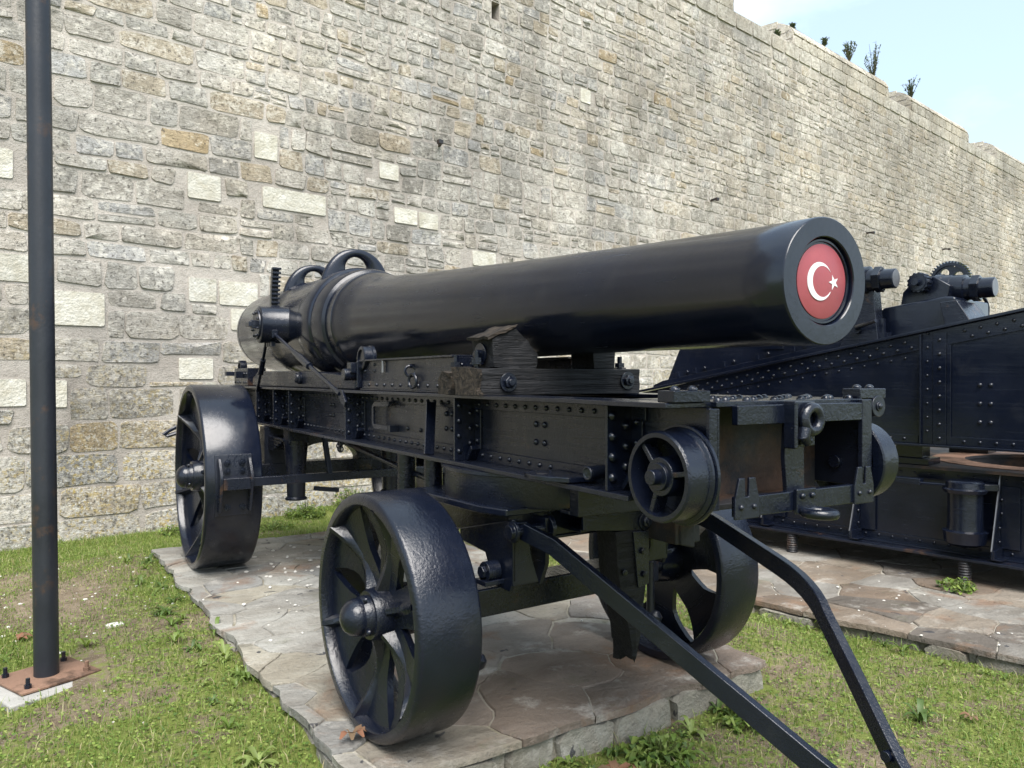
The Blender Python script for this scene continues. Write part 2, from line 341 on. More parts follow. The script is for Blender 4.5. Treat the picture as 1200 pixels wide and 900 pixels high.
# ---------------------------------------------------------------- the fortress wall
wall = empty('fortress_wall', WALL_O, WALL_A, off=(0, 0, 0))
tag(wall, 'tall weathered rubble stone fortress wall with rounded merlons behind the guns', 'wall')
TH = [(math.copysign(abs(math.cos(t)) ** .2, math.cos(t)), math.copysign(abs(math.sin(t)) ** .2, math.sin(t))) for t in (R(15 + 30 * k) for k in range(12))]
TH3 = [(math.copysign(abs(math.cos(t)) ** .36, math.cos(t)), math.copysign(abs(math.sin(t)) ** .36, math.sin(t))) for t in (R(15 + 30 * k) for k in range(12))]
TH2 = [(math.copysign(abs(math.cos(t)) ** .1, math.cos(t)), math.copysign(abs(math.sin(t)) ** .1, math.sin(t))) for t in (R(15 + 30 * k) for k in range(12))]
def stone_geo(q, mp_, proud, jit=.05, rag=1., back=.03, th=TH):
    # q: corners (bl, br, tr, tl) on the surface; returns verts, faces (36 triangles)
    cu = sum(p[0] for p in q) / 4; cw = sum(p[1] for p in q) / 4
    wd_ = max(.02, q[1][0] - q[0][0]); ht = max(.02, q[3][1] - q[0][1]); md = min(wd_, ht)
    o1, o2, o3 = [], [], []
    tu, tw = random.uniform(-.05, .05) * min(1, .10 / wd_), random.uniform(-.05, .05) * min(1, .10 / ht)
    for (a, b) in th:
        s_, t_ = (a + 1) / 2, (b + 1) / 2
        u = (q[0][0] * (1 - s_) + q[1][0] * s_) * (1 - t_) + (q[3][0] * (1 - s_) + q[2][0] * s_) * t_
        w = (q[0][1] * (1 - s_) + q[1][1] * s_) * (1 - t_) + (q[3][1] * (1 - s_) + q[2][1] * s_) * t_
        u += random.uniform(-1, 1) * jit * md; w += random.uniform(-1, 1) * jit * md
        o1.append(mp_(u, w, back))
        ui, wi = cu + (u - cu) * (1 - .010 * rag / wd_ * 2), cw + (w - cw) * (1 - .010 * rag / ht * 2)
        d = -proud + (ui - cu) * tu + (wi - cw) * tw + random.uniform(-.004, .004) * rag
        o2.append(mp_(ui, wi, d))
    n_ = 12; vv = o1 + o2 + [mp_(cu + random.uniform(-.1, .1) * wd_, cw + random.uniform(-.1, .1) * ht, -proud - random.uniform(0, .010) * rag)]
    ff = [(i, (i + 1) % n_, n_ + (i + 1) % n_, n_ + i) for i in range(n_)] + [(n_ + i, n_ + (i + 1) % n_, 2 * n_) for i in range(n_)]
    return vv, ff
PAL = [((.385, .37, .34), 5), ((.42, .395, .355), 6), ((.46, .435, .395), 4.5), ((.41, .36, .285), 2.0), ((.38, .305, .20), .35), ((.38, .375, .365), 3), ((.34, .32, .285), 1.1), ((.50, .48, .44), 2)]
def tint_of(s, z, pal=None):
    c = random.choices([p[0] for p in PAL], [p[1] for p in PAL])[0]
    warm = max(0, min(1, (s - 6) / 12)) * .55; c = [c[i] * (1 - warm) + (.40, .35, .28)[i] * warm for i in range(3)]
    j = random.uniform(.86, 1.14); return tuple(max(.03, min(.75, x * j)) for x in c)
planar = lambda u, w, d: (u, d, w)
CA = R(31.4); FW = (math.sin(CA), math.cos(CA)); RT = (math.cos(CA), -math.sin(CA))
def wall_px(s, z):
    x = WALL_O.x + s * math.cos(WALL_A); y = WALL_O.y + s * math.sin(WALL_A)
    D = x * FW[0] + y * FW[1]; X = x * RT[0] + y * RT[1]
    return (600 + X / D * 914, 443 - (z - 1.6) / D * 914) if D > .5 else (-9e3, 0)
# pale squared repair blocks: (s0, s1, z0, z1)
REP = [(2.60, 3.43, 3.60, 3.86), (1.74, 2.12, 3.58, 3.88), (2.50, 2.80, 4.16, 4.48), (4.42, 4.80, 3.66, 3.88), (4.815, 5.15, 3.64, 3.87), (4.19, 4.50, 4.21, 4.44),
       (1.75, 2.07, 2.44, 2.72), (2.085, 2.55, 2.42, 2.71), (.42, .92, 2.12, 2.48), (1.64, 2.03, 1.58, 1.83), (-.55, .22, 1.32, 1.60), (.235, .57, 1.30, 1.585),
       (-.6, .46, 2.52, 2.80), (-.8, .12, 3.50, 3.80), (2.22, 2.56, 2.14, 2.40), (1.93, 2.06, 1.40, 1.56), (8.00, 8.25, 6.10, 6.34), (5.75, 6.2, 3.22, 3.45)]
HOLE = (6.12, 6.27, 6.88, 7.14)
stones = []
zr = -.12; row = 0; rows = []
while zr < 8.62:
    h = random.uniform(.29, .38) if zr < 1.3 else random.uniform(.24, .34) if zr < 2.6 else random.uniform(.18, .28) if zr < 4.8 else random.uniform(.15, .24)
    if zr + h > 8.45: h = 8.64 - zr
    rows.append((zr, h)); zr += h
def bnd(i, s):
    zb = rows[i][0] if i < len(rows) else 8.64
    if i == 0 or i >= len(rows): return zb
    am = .05 if rows[i][0] > 2.3 else .03
    return zb + am * nse(s * .55, i * 3.7, 1) + .025 * nse(s * 2.1, i * 5.1, 2)
for i, (z0, h) in enumerate(rows):
    s = -7 + random.uniform(0, .3); lim = 40
    while s < lim:
        far = max(0, (s - 9) / 20)
        w = h * random.choice((random.uniform(.7, 1.4), random.uniform(1.2, 2.3))) * (1.25 if z0 < 2 else 1) * (1.5 if s < 2.2 else 1); w = max(.12, min(.85, w)) * (1 + far * .25)
        g = random.uniform(.003, .008); sl = random.uniform(-.03, .03)
        a, b = s + g, s + w - g
        def quad(t0, t1):
            zz = [(bnd(i, x) * (1 - t) + bnd(i + 1, x) * t) for x, t in ((a, t0), (b, t0), (b, t1), (a, t1))]
            return [(a + sl * t0, zz[0] + g), (b + sl * t0, zz[1] + g), (b + sl * t1, zz[2] - g), (a + sl * t1, zz[3] - g)]
        if h > .17 and random.random() < (.08 if s < 2.2 else .20):
            m_ = random.uniform(.38, .62); qs = [quad(0, m_), quad(m_, 1)]
        else: qs = [quad(0, 1)]
        for q in qs: stones.append((q, None))
        s += w
keep = []
for q, _ in stones:
    cs, cz_ = (q[0][0] + q[1][0]) / 2, (q[0][1] + q[3][1]) / 2; ok = True
    for (a, b, c, d) in REP + [HOLE]:
        ox = min(q[1][0], b + .012) - max(q[0][0], a - .012); oz = min(q[3][1], d + .012) - max(q[0][1], c - .012)
        if ox > 0 and oz > 0:
            w_, h_ = q[1][0] - q[0][0], q[3][1] - q[0][1]
            if ox * oz > .55 * w_ * h_: ok = False; break
            # trim the stone back to the edge of the block
            if ox / w_ < oz / h_:
                if cs < (a + b) / 2: q[1] = (a - .014, q[1][1]); q[2] = (a - .014, q[2][1])
                else: q[0] = (b + .014, q[0][1]); q[3] = (b + .014, q[3][1])
            else:
                if cz_ < (c + d) / 2: q[2] = (q[2][0], c - .014); q[3] = (q[3][0], c - .014)
                else: q[0] = (q[0][0], d + .014); q[1] = (q[1][0], d + .014)
            if q[1][0] - q[0][0] < .05 or q[3][1] - q[0][1] < .04: ok = False; break
    if ok: keep.append((q, 'wall_stone'))
for (a, b, c, d) in REP: keep.append(([(a + .007, c + .007), (b - .007, c + .007), (b - .007, d - .007), (a + .007, d - .007)], 'repair_stone'))
s = -7                                                     # pale squared course under the parapet
while s < 40:
    w = random.uniform(.4, .75); keep.append(([(s + .01, 8.65), (s + w - .01, 8.65), (s + w - .01, 8.95), (s + .01, 8.95)], 'pale')); s += w
scored = []
for q, m_ in keep:
    p = [wall_px(*c) for c in q]; cx, cy = sum(a for a, b in p) / 4, sum(b for a, b in p) / 4
    ar = abs(sum(p[k][0] * p[(k + 1) % 4][1] - p[(k + 1) % 4][0] * p[k][1] for k in range(4))) / 2
    vis = -15 < cx < 1215 and -15 < cy < 640 and not (330 < cx < 860 and 330 < cy < 470) and not (430 < cx < 930 and cy > 300)
    scored.append((ar if vis else 0, q, m_))
scored.sort(key=lambda t: -t[0])
rest = MB(); rest_rep = MB()
for k, (ar, q, m_) in enumerate(scored):
    one = MB() if k < 300 and m_ != 'pale' else (rest_rep if m_ == 'repair_stone' else rest)
    if m_ == 'repair_stone':
        vv, ff = stone_geo(q, planar, .010, .006, .25, th=TH2); j = random.uniform(.92, 1.05); t = (.52 * j, .505 * j, .455 * j)
    elif m_ == 'pale':
        vv, ff = stone_geo(q, planar, .02, .02, .6); j = random.uniform(.85, 1.1); t = (.46 * j, .43 * j, .375 * j)
    else:
        vv, ff = stone_geo(q, planar, random.choice((.001, .002, .003, .005, .007, .012)), random.uniform(.03, .065), th=random.choice((TH, TH, TH3))); t = tint_of(q[0][0], q[0][1])
    one.add(vv, ff, t)
    if k < 300 and m_ != 'pale': one.build('stone', 'repair_stone' if m_ == 'repair_stone' else 'wall_stone', wall, smooth=50)
if rest_rep.v: rest_rep.build('repair_stones', 'repair_stone', wall, smooth=50)['kind'] = 'stuff'
# parapet: merlons with a rounded back, gaps between them
MER = [(-7, -1.2), (.6, 5.6), (8.0, 12.5), (14.85, 19.75), (21.2, 25.6), (28.2, 33.0), (35, 40)]
PRO = [(0, 8.95), (0, 9.22), (.05, 9.34), (.16, 9.45), (.34, 9.55), (.58, 9.62), (.85, 9.64), (1.12, 9.60), (1.36, 9.50), (1.52, 9.36), (1.6, 9.2), (1.6, 8.95)]
plen = [0]
for a, b in zip(PRO, PRO[1:]): plen.append(plen[-1] + math.hypot(b[0] - a[0], b[1] - a[1]))
def pro(t):
    t = max(0, min(plen[-1] - 1e-6, t))
    for k in range(len(PRO) - 1):
        if t <= plen[k + 1]:
            f = (t - plen[k]) / (plen[k + 1] - plen[k]); a, b = PRO[k], PRO[k + 1]
            d = Vector((b[0] - a[0], b[1] - a[1])).normalized(); return a[0] + (b[0] - a[0]) * f, a[1] + (b[1] - a[1]) * f, -d.y, d.x
for (s0, s1) in MER:
    if s0 > 34: continue
    core = MB(); core.prism([(s0, y + .02, z - (.02 if z > 9 else 0)) for y, z in PRO], (s1 - s0, 0, 0)); mer = core.build('merlon', 'mortar', wall)
    ms = MB()
    def curved(u, w, d):
        y, z, ny, nz_ = pro(w); return (u, y - ny * d, z + nz_ * -d)
    t = .0
    while t < plen[-1] - .12:
        h = min(random.uniform(.2, .3), plen[-1] - t); s = s0
        while s < s1 - .08:
            w = min(random.uniform(.3, .6), s1 - s)
            vv, ff = stone_geo([(s + .008, t + .008), (s + w - .008, t + .008), (s + w - .008, t + h - .008), (s + .008, t + h - .008)], curved, .012, .03, .6)
            j = random.uniform(.85, 1.12); ms.add(vv, ff, (.45 * j, .415 * j, .35 * j)); s += w
        t += h
    for end, sg in ((s0, -1), (s1, 1)):                      # cheeks of the embrasures
        z = 8.95
        while z < 9.6:
            h = .17
            if z + h > 9.66: break
            ysr = [p[0] for p in PRO]; zz = z + h * .6
            a = 0.
            for k in range(6):
                if PRO[k][1] <= zz <= PRO[k + 1][1]: a = PRO[k][0] + (PRO[k + 1][0] - PRO[k][0]) * (zz - PRO[k][1]) / (PRO[k + 1][1] - PRO[k][1])
            b_ = 1.6 - a * 1.0; y = a + .01
            while y < b_ - .1:
                w = min(random.uniform(.22, .4), b_ - y)
                vv, ff = stone_geo([(y + .008, z + .008), (y + w - .008, z + .008), (y + w - .008, z + h - .008), (y + .008, z + h - .008)], (lambda u, w2, d: (end - sg * d, u, w2)), .012, .03, .6)
                if sg > 0: ff = [f[::-1] for f in ff]
                j = random.uniform(.9, 1.15); ms.add(vv, ff, (.50 * j, .46 * j, .385 * j)); y += w
            z += h
    ms.build('coping_stones', 'wall_stone', mer, smooth=50)['kind'] = 'stuff'
rest.build('rubble_stones', 'wall_stone', wall, smooth=50)['kind'] = 'stuff'
# bedding mortar and the body of the wall, with the open putlog hole
m = MB(); a, b, c, d = HOLE
for (x0, x1, z0, z1) in ((-7, a, -.3, 8.97), (b, 40, -.3, 8.97), (a, b, -.3, c), (a, b, d, 8.97)):
    m.add([(x0, .004, z0), (x1, .004, z0), (x1, .004, z1), (x0, .004, z1)], [(0, 1, 2, 3)])
m.add([(a, .004, c), (b, .004, c), (b, .004, d), (a, .004, d), (a, .5, c), (b, .5, c), (b, .5, d), (a, .5, d)], [(1, 0, 4, 5), (2, 1, 5, 6), (3, 2, 6, 7), (0, 3, 7, 4), (4, 7, 6, 5)])
m.add([(-7, .012, 8.97), (40, .012, 8.97), (40, 2.2, 8.97), (-7, 2.2, 8.97), (-7, 2.2, -.3), (40, 2.2, -.3), (-7, .012, -.3), (40, .012, -.3)],
      [(0, 1, 2, 3), (3, 2, 5, 4), (0, 3, 4, 6), (1, 7, 5, 2)])
m.build('mortar_bed', 'mortar', wall, smooth=0)
# iron spikes left in the joints
for s, z, lab in ((5.17, 4.84, 'short rusty iron spike in the wall above the barrel rings, nearest the pole'), (11.7, 5.06, 'short iron spike in the wall above the middle of the barrel'),
                  (18.48, 5.26, 'iron spike in the wall just right of the muzzle top'), (23.5, 5.4, 'tiny iron spike in the wall above the toothed gear')):
    k = MB(); k.bar([(s + .02, .06, z - .01), (s - .05, -.10, z - .012), (s - .16, -.24, z - .045)], .035, .04); k.box(s - .20, s - .13, -.27, -.21, z - .075, z - .02)
    c_, s_ = math.cos(WALL_A), math.sin(WALL_A)
    k.v = [(WALL_O.x + x * c_ - y * s_, WALL_O.y + x * s_ + y * c_, zz) for x, y, zz in k.v]
    o = k.build('iron_spike', 'black_rusty', loc=k.v[0], bevel=.004); tag(o, lab, 'spike', 'iron spikes in the wall')

# ---------------------------------------------------------------- plinths of crazy paving
def clip(poly, p, nrm):
    outp = []
    for i in range(len(poly)):
        a, b = poly[i], poly[(i + 1) % len(poly)]
        da = (a[0] - p[0]) * nrm[0] + (a[1] - p[1]) * nrm[1]; db = (b[0] - p[0]) * nrm[0] + (b[1] - p[1]) * nrm[1]
        if da <= 0: outp.append(a)
        if (da < 0 < db) or (db < 0 < da):
            t = da / (da - db); outp.append((a[0] + (b[0] - a[0]) * t, a[1] + (b[1] - a[1]) * t))
    return outp
def area(p): return sum(p[i][0] * p[(i + 1) % len(p)][1] - p[(i + 1) % len(p)][0] * p[i][1] for i in range(len(p))) / 2
def inset(p, g):
    q = list(p)
    for i in range(len(p)):
        a, b = p[i], p[(i + 1) % len(p)]; l = math.hypot(b[0] - a[0], b[1] - a[1])
        if l < 1e-6: continue
        nn = ((b[1] - a[1]) / l, -(b[0] - a[0]) / l); q = clip(q, (a[0] - nn[0] * g, a[1] - nn[1] * g), nn)
        if len(q) < 3: return []
    return q
def ragged(p, amp, step, seed):
    o = []
    for i in range(len(p)):
        a, b = p[i], p[(i + 1) % len(p)]; l = math.hypot(b[0] - a[0], b[1] - a[1]); k = max(1, int(l / step))
        for j in range(k):
            t = j / k; x, y = a[0] + (b[0] - a[0]) * t, a[1] + (b[1] - a[1]) * t
            o.append((x + amp * nse(x * 5, y * 5, seed), y + amp * nse(x * 5, y * 5, seed + 7)))
    return o
def plinth(name, label, poly, top, seeds, tints, edge_h, riser_edges):
    if area(poly) < 0: poly = poly[::-1]
    cx, cy = sum(p[0] for p in poly) / len(poly), sum(p[1] for p in poly) / len(poly)
    root = empty(name, (cx, cy, 0)); tag(root, label, 'plinth')
    core = MB(); pc = inset(poly, .05); core.prism([(x, y, -.1) for x, y in pc], (0, 0, top + .1 - .008)); core.build('bedding', 'paving_joint', root)
    wts = [random.random() for _ in seeds]
    for i, sd_ in enumerate(seeds):
        cell = list(poly)
        for j, s2 in enumerate(seeds):
            if i == j: continue
            f_ = .5 + .16 * (wts[i] - wts[j]); mx_, my = sd_[0] + (s2[0] - sd_[0]) * f_, sd_[1] + (s2[1] - sd_[1]) * f_; l = math.hypot(s2[0] - sd_[0], s2[1] - sd_[1])
            if l > 2.5: continue
            cell = clip(cell, (mx_, my), ((s2[0] - sd_[0]) / l, (s2[1] - sd_[1]) / l))
            if len(cell) < 3: break
        if len(cell) < 3: continue
        cell = inset(cell, random.uniform(.001, .007))
        if len(cell) < 3 or area(cell) < .004: continue
        c2 = ragged(cell, .05, .07, 3 + seed_of[name]); inn = [(sd_[0] + (x - sd_[0]) * .975, sd_[1] + (y - sd_[1]) * .975) for x, y in c2]
        k = len(c2); zt = top + random.uniform(-.006, .006); tx, ty = random.uniform(-.014, .014), random.uniform(-.014, .014)
        fz = lambda x, y, b: zt - b + (x - sd_[0]) * tx + (y - sd_[1]) * ty
        one = MB(); t = tints(sd_, area(cell))
        cc = (sum(x for x, y in inn) / k, sum(y for x, y in inn) / k)
        one.add([(x, y, top - .035) for x, y in c2] + [(x, y, fz(x, y, .006)) for x, y in c2] + [(x, y, fz(x, y, 0)) for x, y in inn] + [(cc[0], cc[1], zt + .003)],
                [(a_, (a_ + 1) % k, k + (a_ + 1) % k, k + a_) for a_ in range(k)] + [(k + a_, k + (a_ + 1) % k, 2 * k + (a_ + 1) % k, 2 * k + a_) for a_ in range(k)] +
                [(2 * k + a_, 2 * k + (a_ + 1) % k, 3 * k) for a_ in range(k)], t)
        one.build('flagstone', 'paving', root, smooth=40)
    for (ia, ib) in riser_edges:                          # stones of the riser below the slabs
        a, b = Vector((*poly[ia], 0)), Vector((*poly[ib], 0)); l = (b - a).length; d = (b - a) / l; nn = Vector((d.y, -d.x, 0)); s = .01
        while s < l - .05:
            w = min(random.uniform(.14, .55), l - s)
            mpf = lambda u, w2, dd: tuple(a + d * u - nn * (dd + .015) + Vector((0, 0, w2)))
            vv, ff = stone_geo([(s + .008, -.06), (s + w - .008, -.06), (s + w - .008, top - .030), (s + .008, top - .030)], mpf, random.uniform(-.012, .016), .09, 1.2, .06, TH3)
            j = random.uniform(.8, 1.1); one = MB(); one.add(vv, ff, (.23 * j, .22 * j, .185 * j)); one.build('riser_stone', 'paving_edge', root, smooth=45); s += w
    return root
seed_of = {'gun_plinth': 1, 'mount_plinth': 2}
sds = [(1.9, 2.95), (2.75, 2.95), (1.25, 2.78), (1.45, 3.55), (2.25, 3.7)]
def far_enough(p, lst, d): return all(math.hypot(p[0] - q[0], p[1] - q[1]) > d(p) for q in lst)
for _ in range(4000):
    p = (random.uniform(.85, 3.15), random.uniform(2.65, 7.05))
    if far_enough(p, sds, lambda p: (.42 if p[1] < 4 and p[0] > 1.4 else .25) + .05 * math.sin(p[0] * 9 + p[1] * 7)): sds.append(p)
def tint1(c, ar):
    warm = max(0, min(1, (c[0] - 1.05) / .6)) * max(0, min(1, (4.4 - c[1]) / 1.2))
    g = random.choice([(.29, .285, .26), (.34, .33, .295), (.25, .245, .225), (.29, .27, .22), (.22, .22, .21)])
    w = random.choice([(.175, .138, .112), (.20, .16, .13), (.15, .122, .10)]); return tuple(g[i] * (1 - warm) + w[i] * warm for i in range(3))
plinth('gun_plinth', 'low plinth of grey and rust-stained crazy paving under the black barrel\'s carriage', P1, .17, sds, tint1, .17, [(0, 1), (3, 0), (1, 2)])
sds2 = []
for _ in range(6000):
    p = (random.uniform(3.6, 8.5), random.uniform(1.5, 7.4))
    if inside(p, P2) and far_enough(p, sds2, lambda p: .33 if p[0] < 6.5 else .8): sds2.append(p)
def tint2(c, ar): return random.choice([(.19, .155, .12), (.21, .18, .145), (.21, .20, .18), (.155, .118, .088), (.12, .105, .09)])
P2c = P2 if area(P2) > 0 else P2[::-1]
ix = P2c.index((4.66, 1.5)); iy = P2c.index((4.13, 3.62)); iz = P2c.index((3.42, 6.6))
plinth('mount_plinth', 'low plinth of brown stained crazy paving under the riveted mount on the right', P2, .10, sds2, tint2, .10, [(iy, ix), (iz, iy)])

# ---------------------------------------------------------------- steel pole on its base plate
pole = empty('steel_pole', (.04, 4.59, 0)); tag(pole, 'tall slim dark steel pole on a rusty bolted base plate', 'pole')
m = MB(); m.lathe([(0, .057), (5.2, .055)], (.04, 4.59, .102), (-.007, 0, 1), 32); m.build('pole_tube', 'pole_paint', pole)
m = MB(); pa = R(24); ca, sa = math.cos(pa), math.sin(pa)
rp_ = lambda x, y, z: (.04 + x * ca - y * sa, 4.59 + x * sa + y * ca, z)
m.prism([rp_(x, y, .090) for x, y in ((-.19, -.17), (.19, -.17), (.19, .17), (-.19, .17))], (0, 0, .012)); m.build('base_plate', 'rust', pole, .003)
m = MB(); m.prism([rp_(x, y, -.06) for x, y in ((-.27, -.24), (.24, -.25), (.26, .2), (-.24, .22))], (0, 0, .146)); m.build('concrete_footing', 'concrete', pole, .012)
for x, y, mt in ((-.14, -.12, 'black_worn'), (.14, -.12, 'rust'), (.14, .12, 'black_worn'), (-.14, .12, 'black_worn')):
    m = MB(); p = rp_(x, y, .102); m.lathe([(0, .017), (.018, .017)], p, (0, 0, 1), 6); m.cyl((p[0], p[1], .045), (p[0], p[1], .150), .010, n=10); m.lathe([(-.03, .017), (-.014, .017)], p, (0, 0, 1), 6); m.build('anchor_bolt', mt, pole)
m = MB(); m.tube([rp_(-.10, .19, .06), rp_(-.25, .16, .10), rp_(-.5, .2, .05), rp_(-.8, .1, .03), rp_(-1.4, .2, .03)], .008, 8)
o = m.build('green_cable', 'green_hose', loc=rp_(-.10, .19, .0)); tag(o, 'thin pale green cable lying on the grass beside the rusty pole plate', 'cable')

# ---------------------------------------------------------------- the gun barrel
XC = 2.02; MUZ = Vector((XC, 1.505, 1.890)); AX = Vector((0, 1, .025)).normalized()
gun = empty('gun_barrel', (XC, 4.5, 1.66)); tag(gun, 'long black gun barrel with red crescent-and-star muzzle plug lying on the wheeled carriage', 'cannon')
GP = [(.028, .130), (.003, .132), (0, .135), (0, .1885), (.002, .1905), (.006, .192), (.16, .1935), (.165, .1915), (.9, .208), (1.8, .236), (2.7, .270), (3.28, .297), (3.36, .304), (3.42, .318), (3.50, .336), (3.54, .342), (3.55, .349), (3.66, .352), (3.67, .372), (3.70, .384), (3.86, .388),
      (3.87, .398), (3.90, .410), (4.12, .412), (4.15, .404), (4.16, .396), (4.32, .392), (4.75, .386), (4.95, .384), (4.97, .394), (5.12, .396), (5.15, .386), (5.17, .378), (5.9, .372), (6.22, .366), (6.225, .360), (6.24, .360), (6.245, .365), (6.35, .355), (6.46, .325), (6.55, .275), (6.61, .20), (6.64, .10), (6.645, 0)]
m = MB(); m.lathe(GP, MUZ, AX, 72); m.build('barrel_tube', 'black_satin', gun, smooth=30)
m = MB(); m.lathe([(.017, .001), (.017, .118), (.012, .120), (.012, .126), (.020, .1295), (.06, .1295)], MUZ, AX, 64); m.build('muzzle_recess', 'black_satin', gun)
plug = MB(); plug.lathe([(.0135, .110), (.0150, .1125), (.03, .1125)], MUZ, AX, 64); plug = plug.build('muzzle_plug', 'muzzle_red', gun); plug['label'] = 'red round muzzle plug with white crescent and star'
def mzp(u, w, d): return MUZ + Vector((u, 0, w)) + AX * d
RR = .113; m = MB(); ro_, ri_, dx_ = .51 * RR, .415 * RR, .115 * RR
c0 = -.10 * RR; ang = math.acos((dx_ ** 2 + ro_ ** 2 - ri_ ** 2) / (2 * dx_ * ro_))
outer = [(c0 + ro_ * math.cos(t), ro_ * math.sin(t)) for t in np.linspace(ang, 2 * math.pi - ang, 44)]
angi = math.atan2(ro_ * math.sin(ang), ro_ * math.cos(ang) - dx_)
inner = [(c0 + dx_ + ri_ * math.cos(t), ri_ * math.sin(t)) for t in np.linspace(angi, 2 * math.pi - angi, 44)]
vv = [mzp(u, w, .0120) for u, w in outer] + [mzp(u, w, .0120) for u, w in inner] + [mzp(u, w, .0145) for u, w in outer] + [mzp(u, w, .0145) for u, w in inner]
m.add(vv, [(i, i + 1, 45 + i, 44 + i) for i in range(43)] + [(i, 88 + i, 89 + i, i + 1) for i in range(43)] + [(44 + i, 45 + i, 133 + i, 132 + i) for i in range(43)])
m.build('crescent', 'emblem_white', plug, smooth=0)
m = MB(); sc = .47 * RR; pts = []
for k in range(10):
    rr_ = .205 * RR if k % 2 == 0 else .205 * RR * .39; t = R(180 + 36 * k); pts.append(mzp(sc + rr_ * math.cos(t), rr_ * math.sin(t), .0120))
m.prism(pts, AX * .0025); m.build('star', 'emblem_white', plug, smooth=0)
# carrying lugs
def lug(t, rbase, hh):
    c = MUZ + AX * t; k = 25; vo = []; vi = []
    for i in range(k):
        a = math.pi * i / (k - 1)
        u = -.200 * math.cos(a); base = math.sqrt(max(0, rbase ** 2 - (u * 1.35) ** 2)) - .02
        w = base + (hh + rbase - base) * (math.sin(a) ** .8); vo.append((u * (1 + .35 * (1 - math.sin(a)) ), w))
        vi.append((-.082 * math.cos(a), rbase + .014 + .082 * math.sin(a)))
    m = MB(); T = .042
    # outer shell swept with a rounded section between the outer arch and the eye
    secs = []
    for i in range(k):
        a_, b_ = vo[i], vi[i]
        if i in (0, k - 1): b_ = (b_[0] * 1.0, rbase - .03)
        mid = ((a_[0] + b_[0]) / 2, (a_[1] + b_[1]) / 2); hx, hz = (a_[0] - b_[0]) / 2, (a_[1] - b_[1]) / 2; sec = []
        for j in range(12):
            q = 2 * math.pi * j / 12; cc_, ss_ = math.cos(q), math.sin(q)
            cc_ = math.copysign(abs(cc_) ** .7, cc_); ss_ = math.copysign(abs(ss_) ** .7, ss_)
            sec.append(c + Vector((mid[0] + hx * cc_, 0, mid[1] + hz * cc_)) + AX * (T * ss_))
        secs += sec
    m.add(secs, [(i * 12 + j, i * 12 + (j + 1) % 12, (i + 1) * 12 + (j + 1) % 12, (i + 1) * 12 + j) for i in range(k - 1) for j in range(12)])
    m.build('lifting_lug', 'black_satin', gun, smooth=60)
lug(4.02, .405, .155); lug(5.03, .392, .15)
# trunnions with cap and fittings
for sg, nm in ((-1, 'near'), (1, 'far')):
    TY, TZ = 6.04, 2.005
    m = MB(); o0 = (XC + sg * .205, TY, TZ); ax = (sg, 0, 0)
    m.lathe([(0, .205), (.05, .19), (.075, .165), (.09, .150), (.10, .175), (.125, .178), (.135, .172), (.15, .145), (.16, .140), (.375, .140), (.38, .134), (.385, .10)], o0, ax, 40)
    tr = m.build('trunnion', 'black_gloss', gun)
    m = MB(); q = Vector((XC + sg * .590, TY, TZ))
    m.lathe([(0, .115), (.012, .112)], q, ax, 36); m.box(q.x, q.x + sg * .05, TY - .03, TY + .03, TZ - .03, TZ + .03); m.box(q.x + sg * .05, q.x + sg * .075, TY - .055, TY + .055, TZ - .016, TZ + .018)
    for k in range(8):
        a = R(45 * k + 20); m.bolt(q + Vector((sg * .012, .092 * math.cos(a), .092 * math.sin(a))), ax, .010, .012, .004, False)
    m.build('end_cap', 'black_worn', tr, .002)
    m = MB()
    for yy in (-.06, 0, .06): m.box(q.x - sg * .10 - .015, q.x - sg * .10 + .015, TY + yy - .02, TY + yy + .02, TZ - .165, TZ - .13)
    m.build('drain_lugs', 'black_worn', tr)
# elevating rack
m = MB(); pts = []
rx, ry = 1.62, 6.30
for k in range(15):
    a = k / 14; pts.append((rx, ry - .05 * a + .02 * math.sin(a * 3), 2.0 + .46 * a))
m.bar(pts, .055, .05, up=(1, 0, 0)); rk = m.build('elevating_rack', 'black_gloss', gun, .002)
m = MB()
for k in range(15):
    p = pts[k]; m.box(rx - .034, rx + .034, p[1] - .058, p[1] - .022, p[2] - .007, p[2] + .009)
m.build('rack_teeth', 'black_gloss', rk, .002)

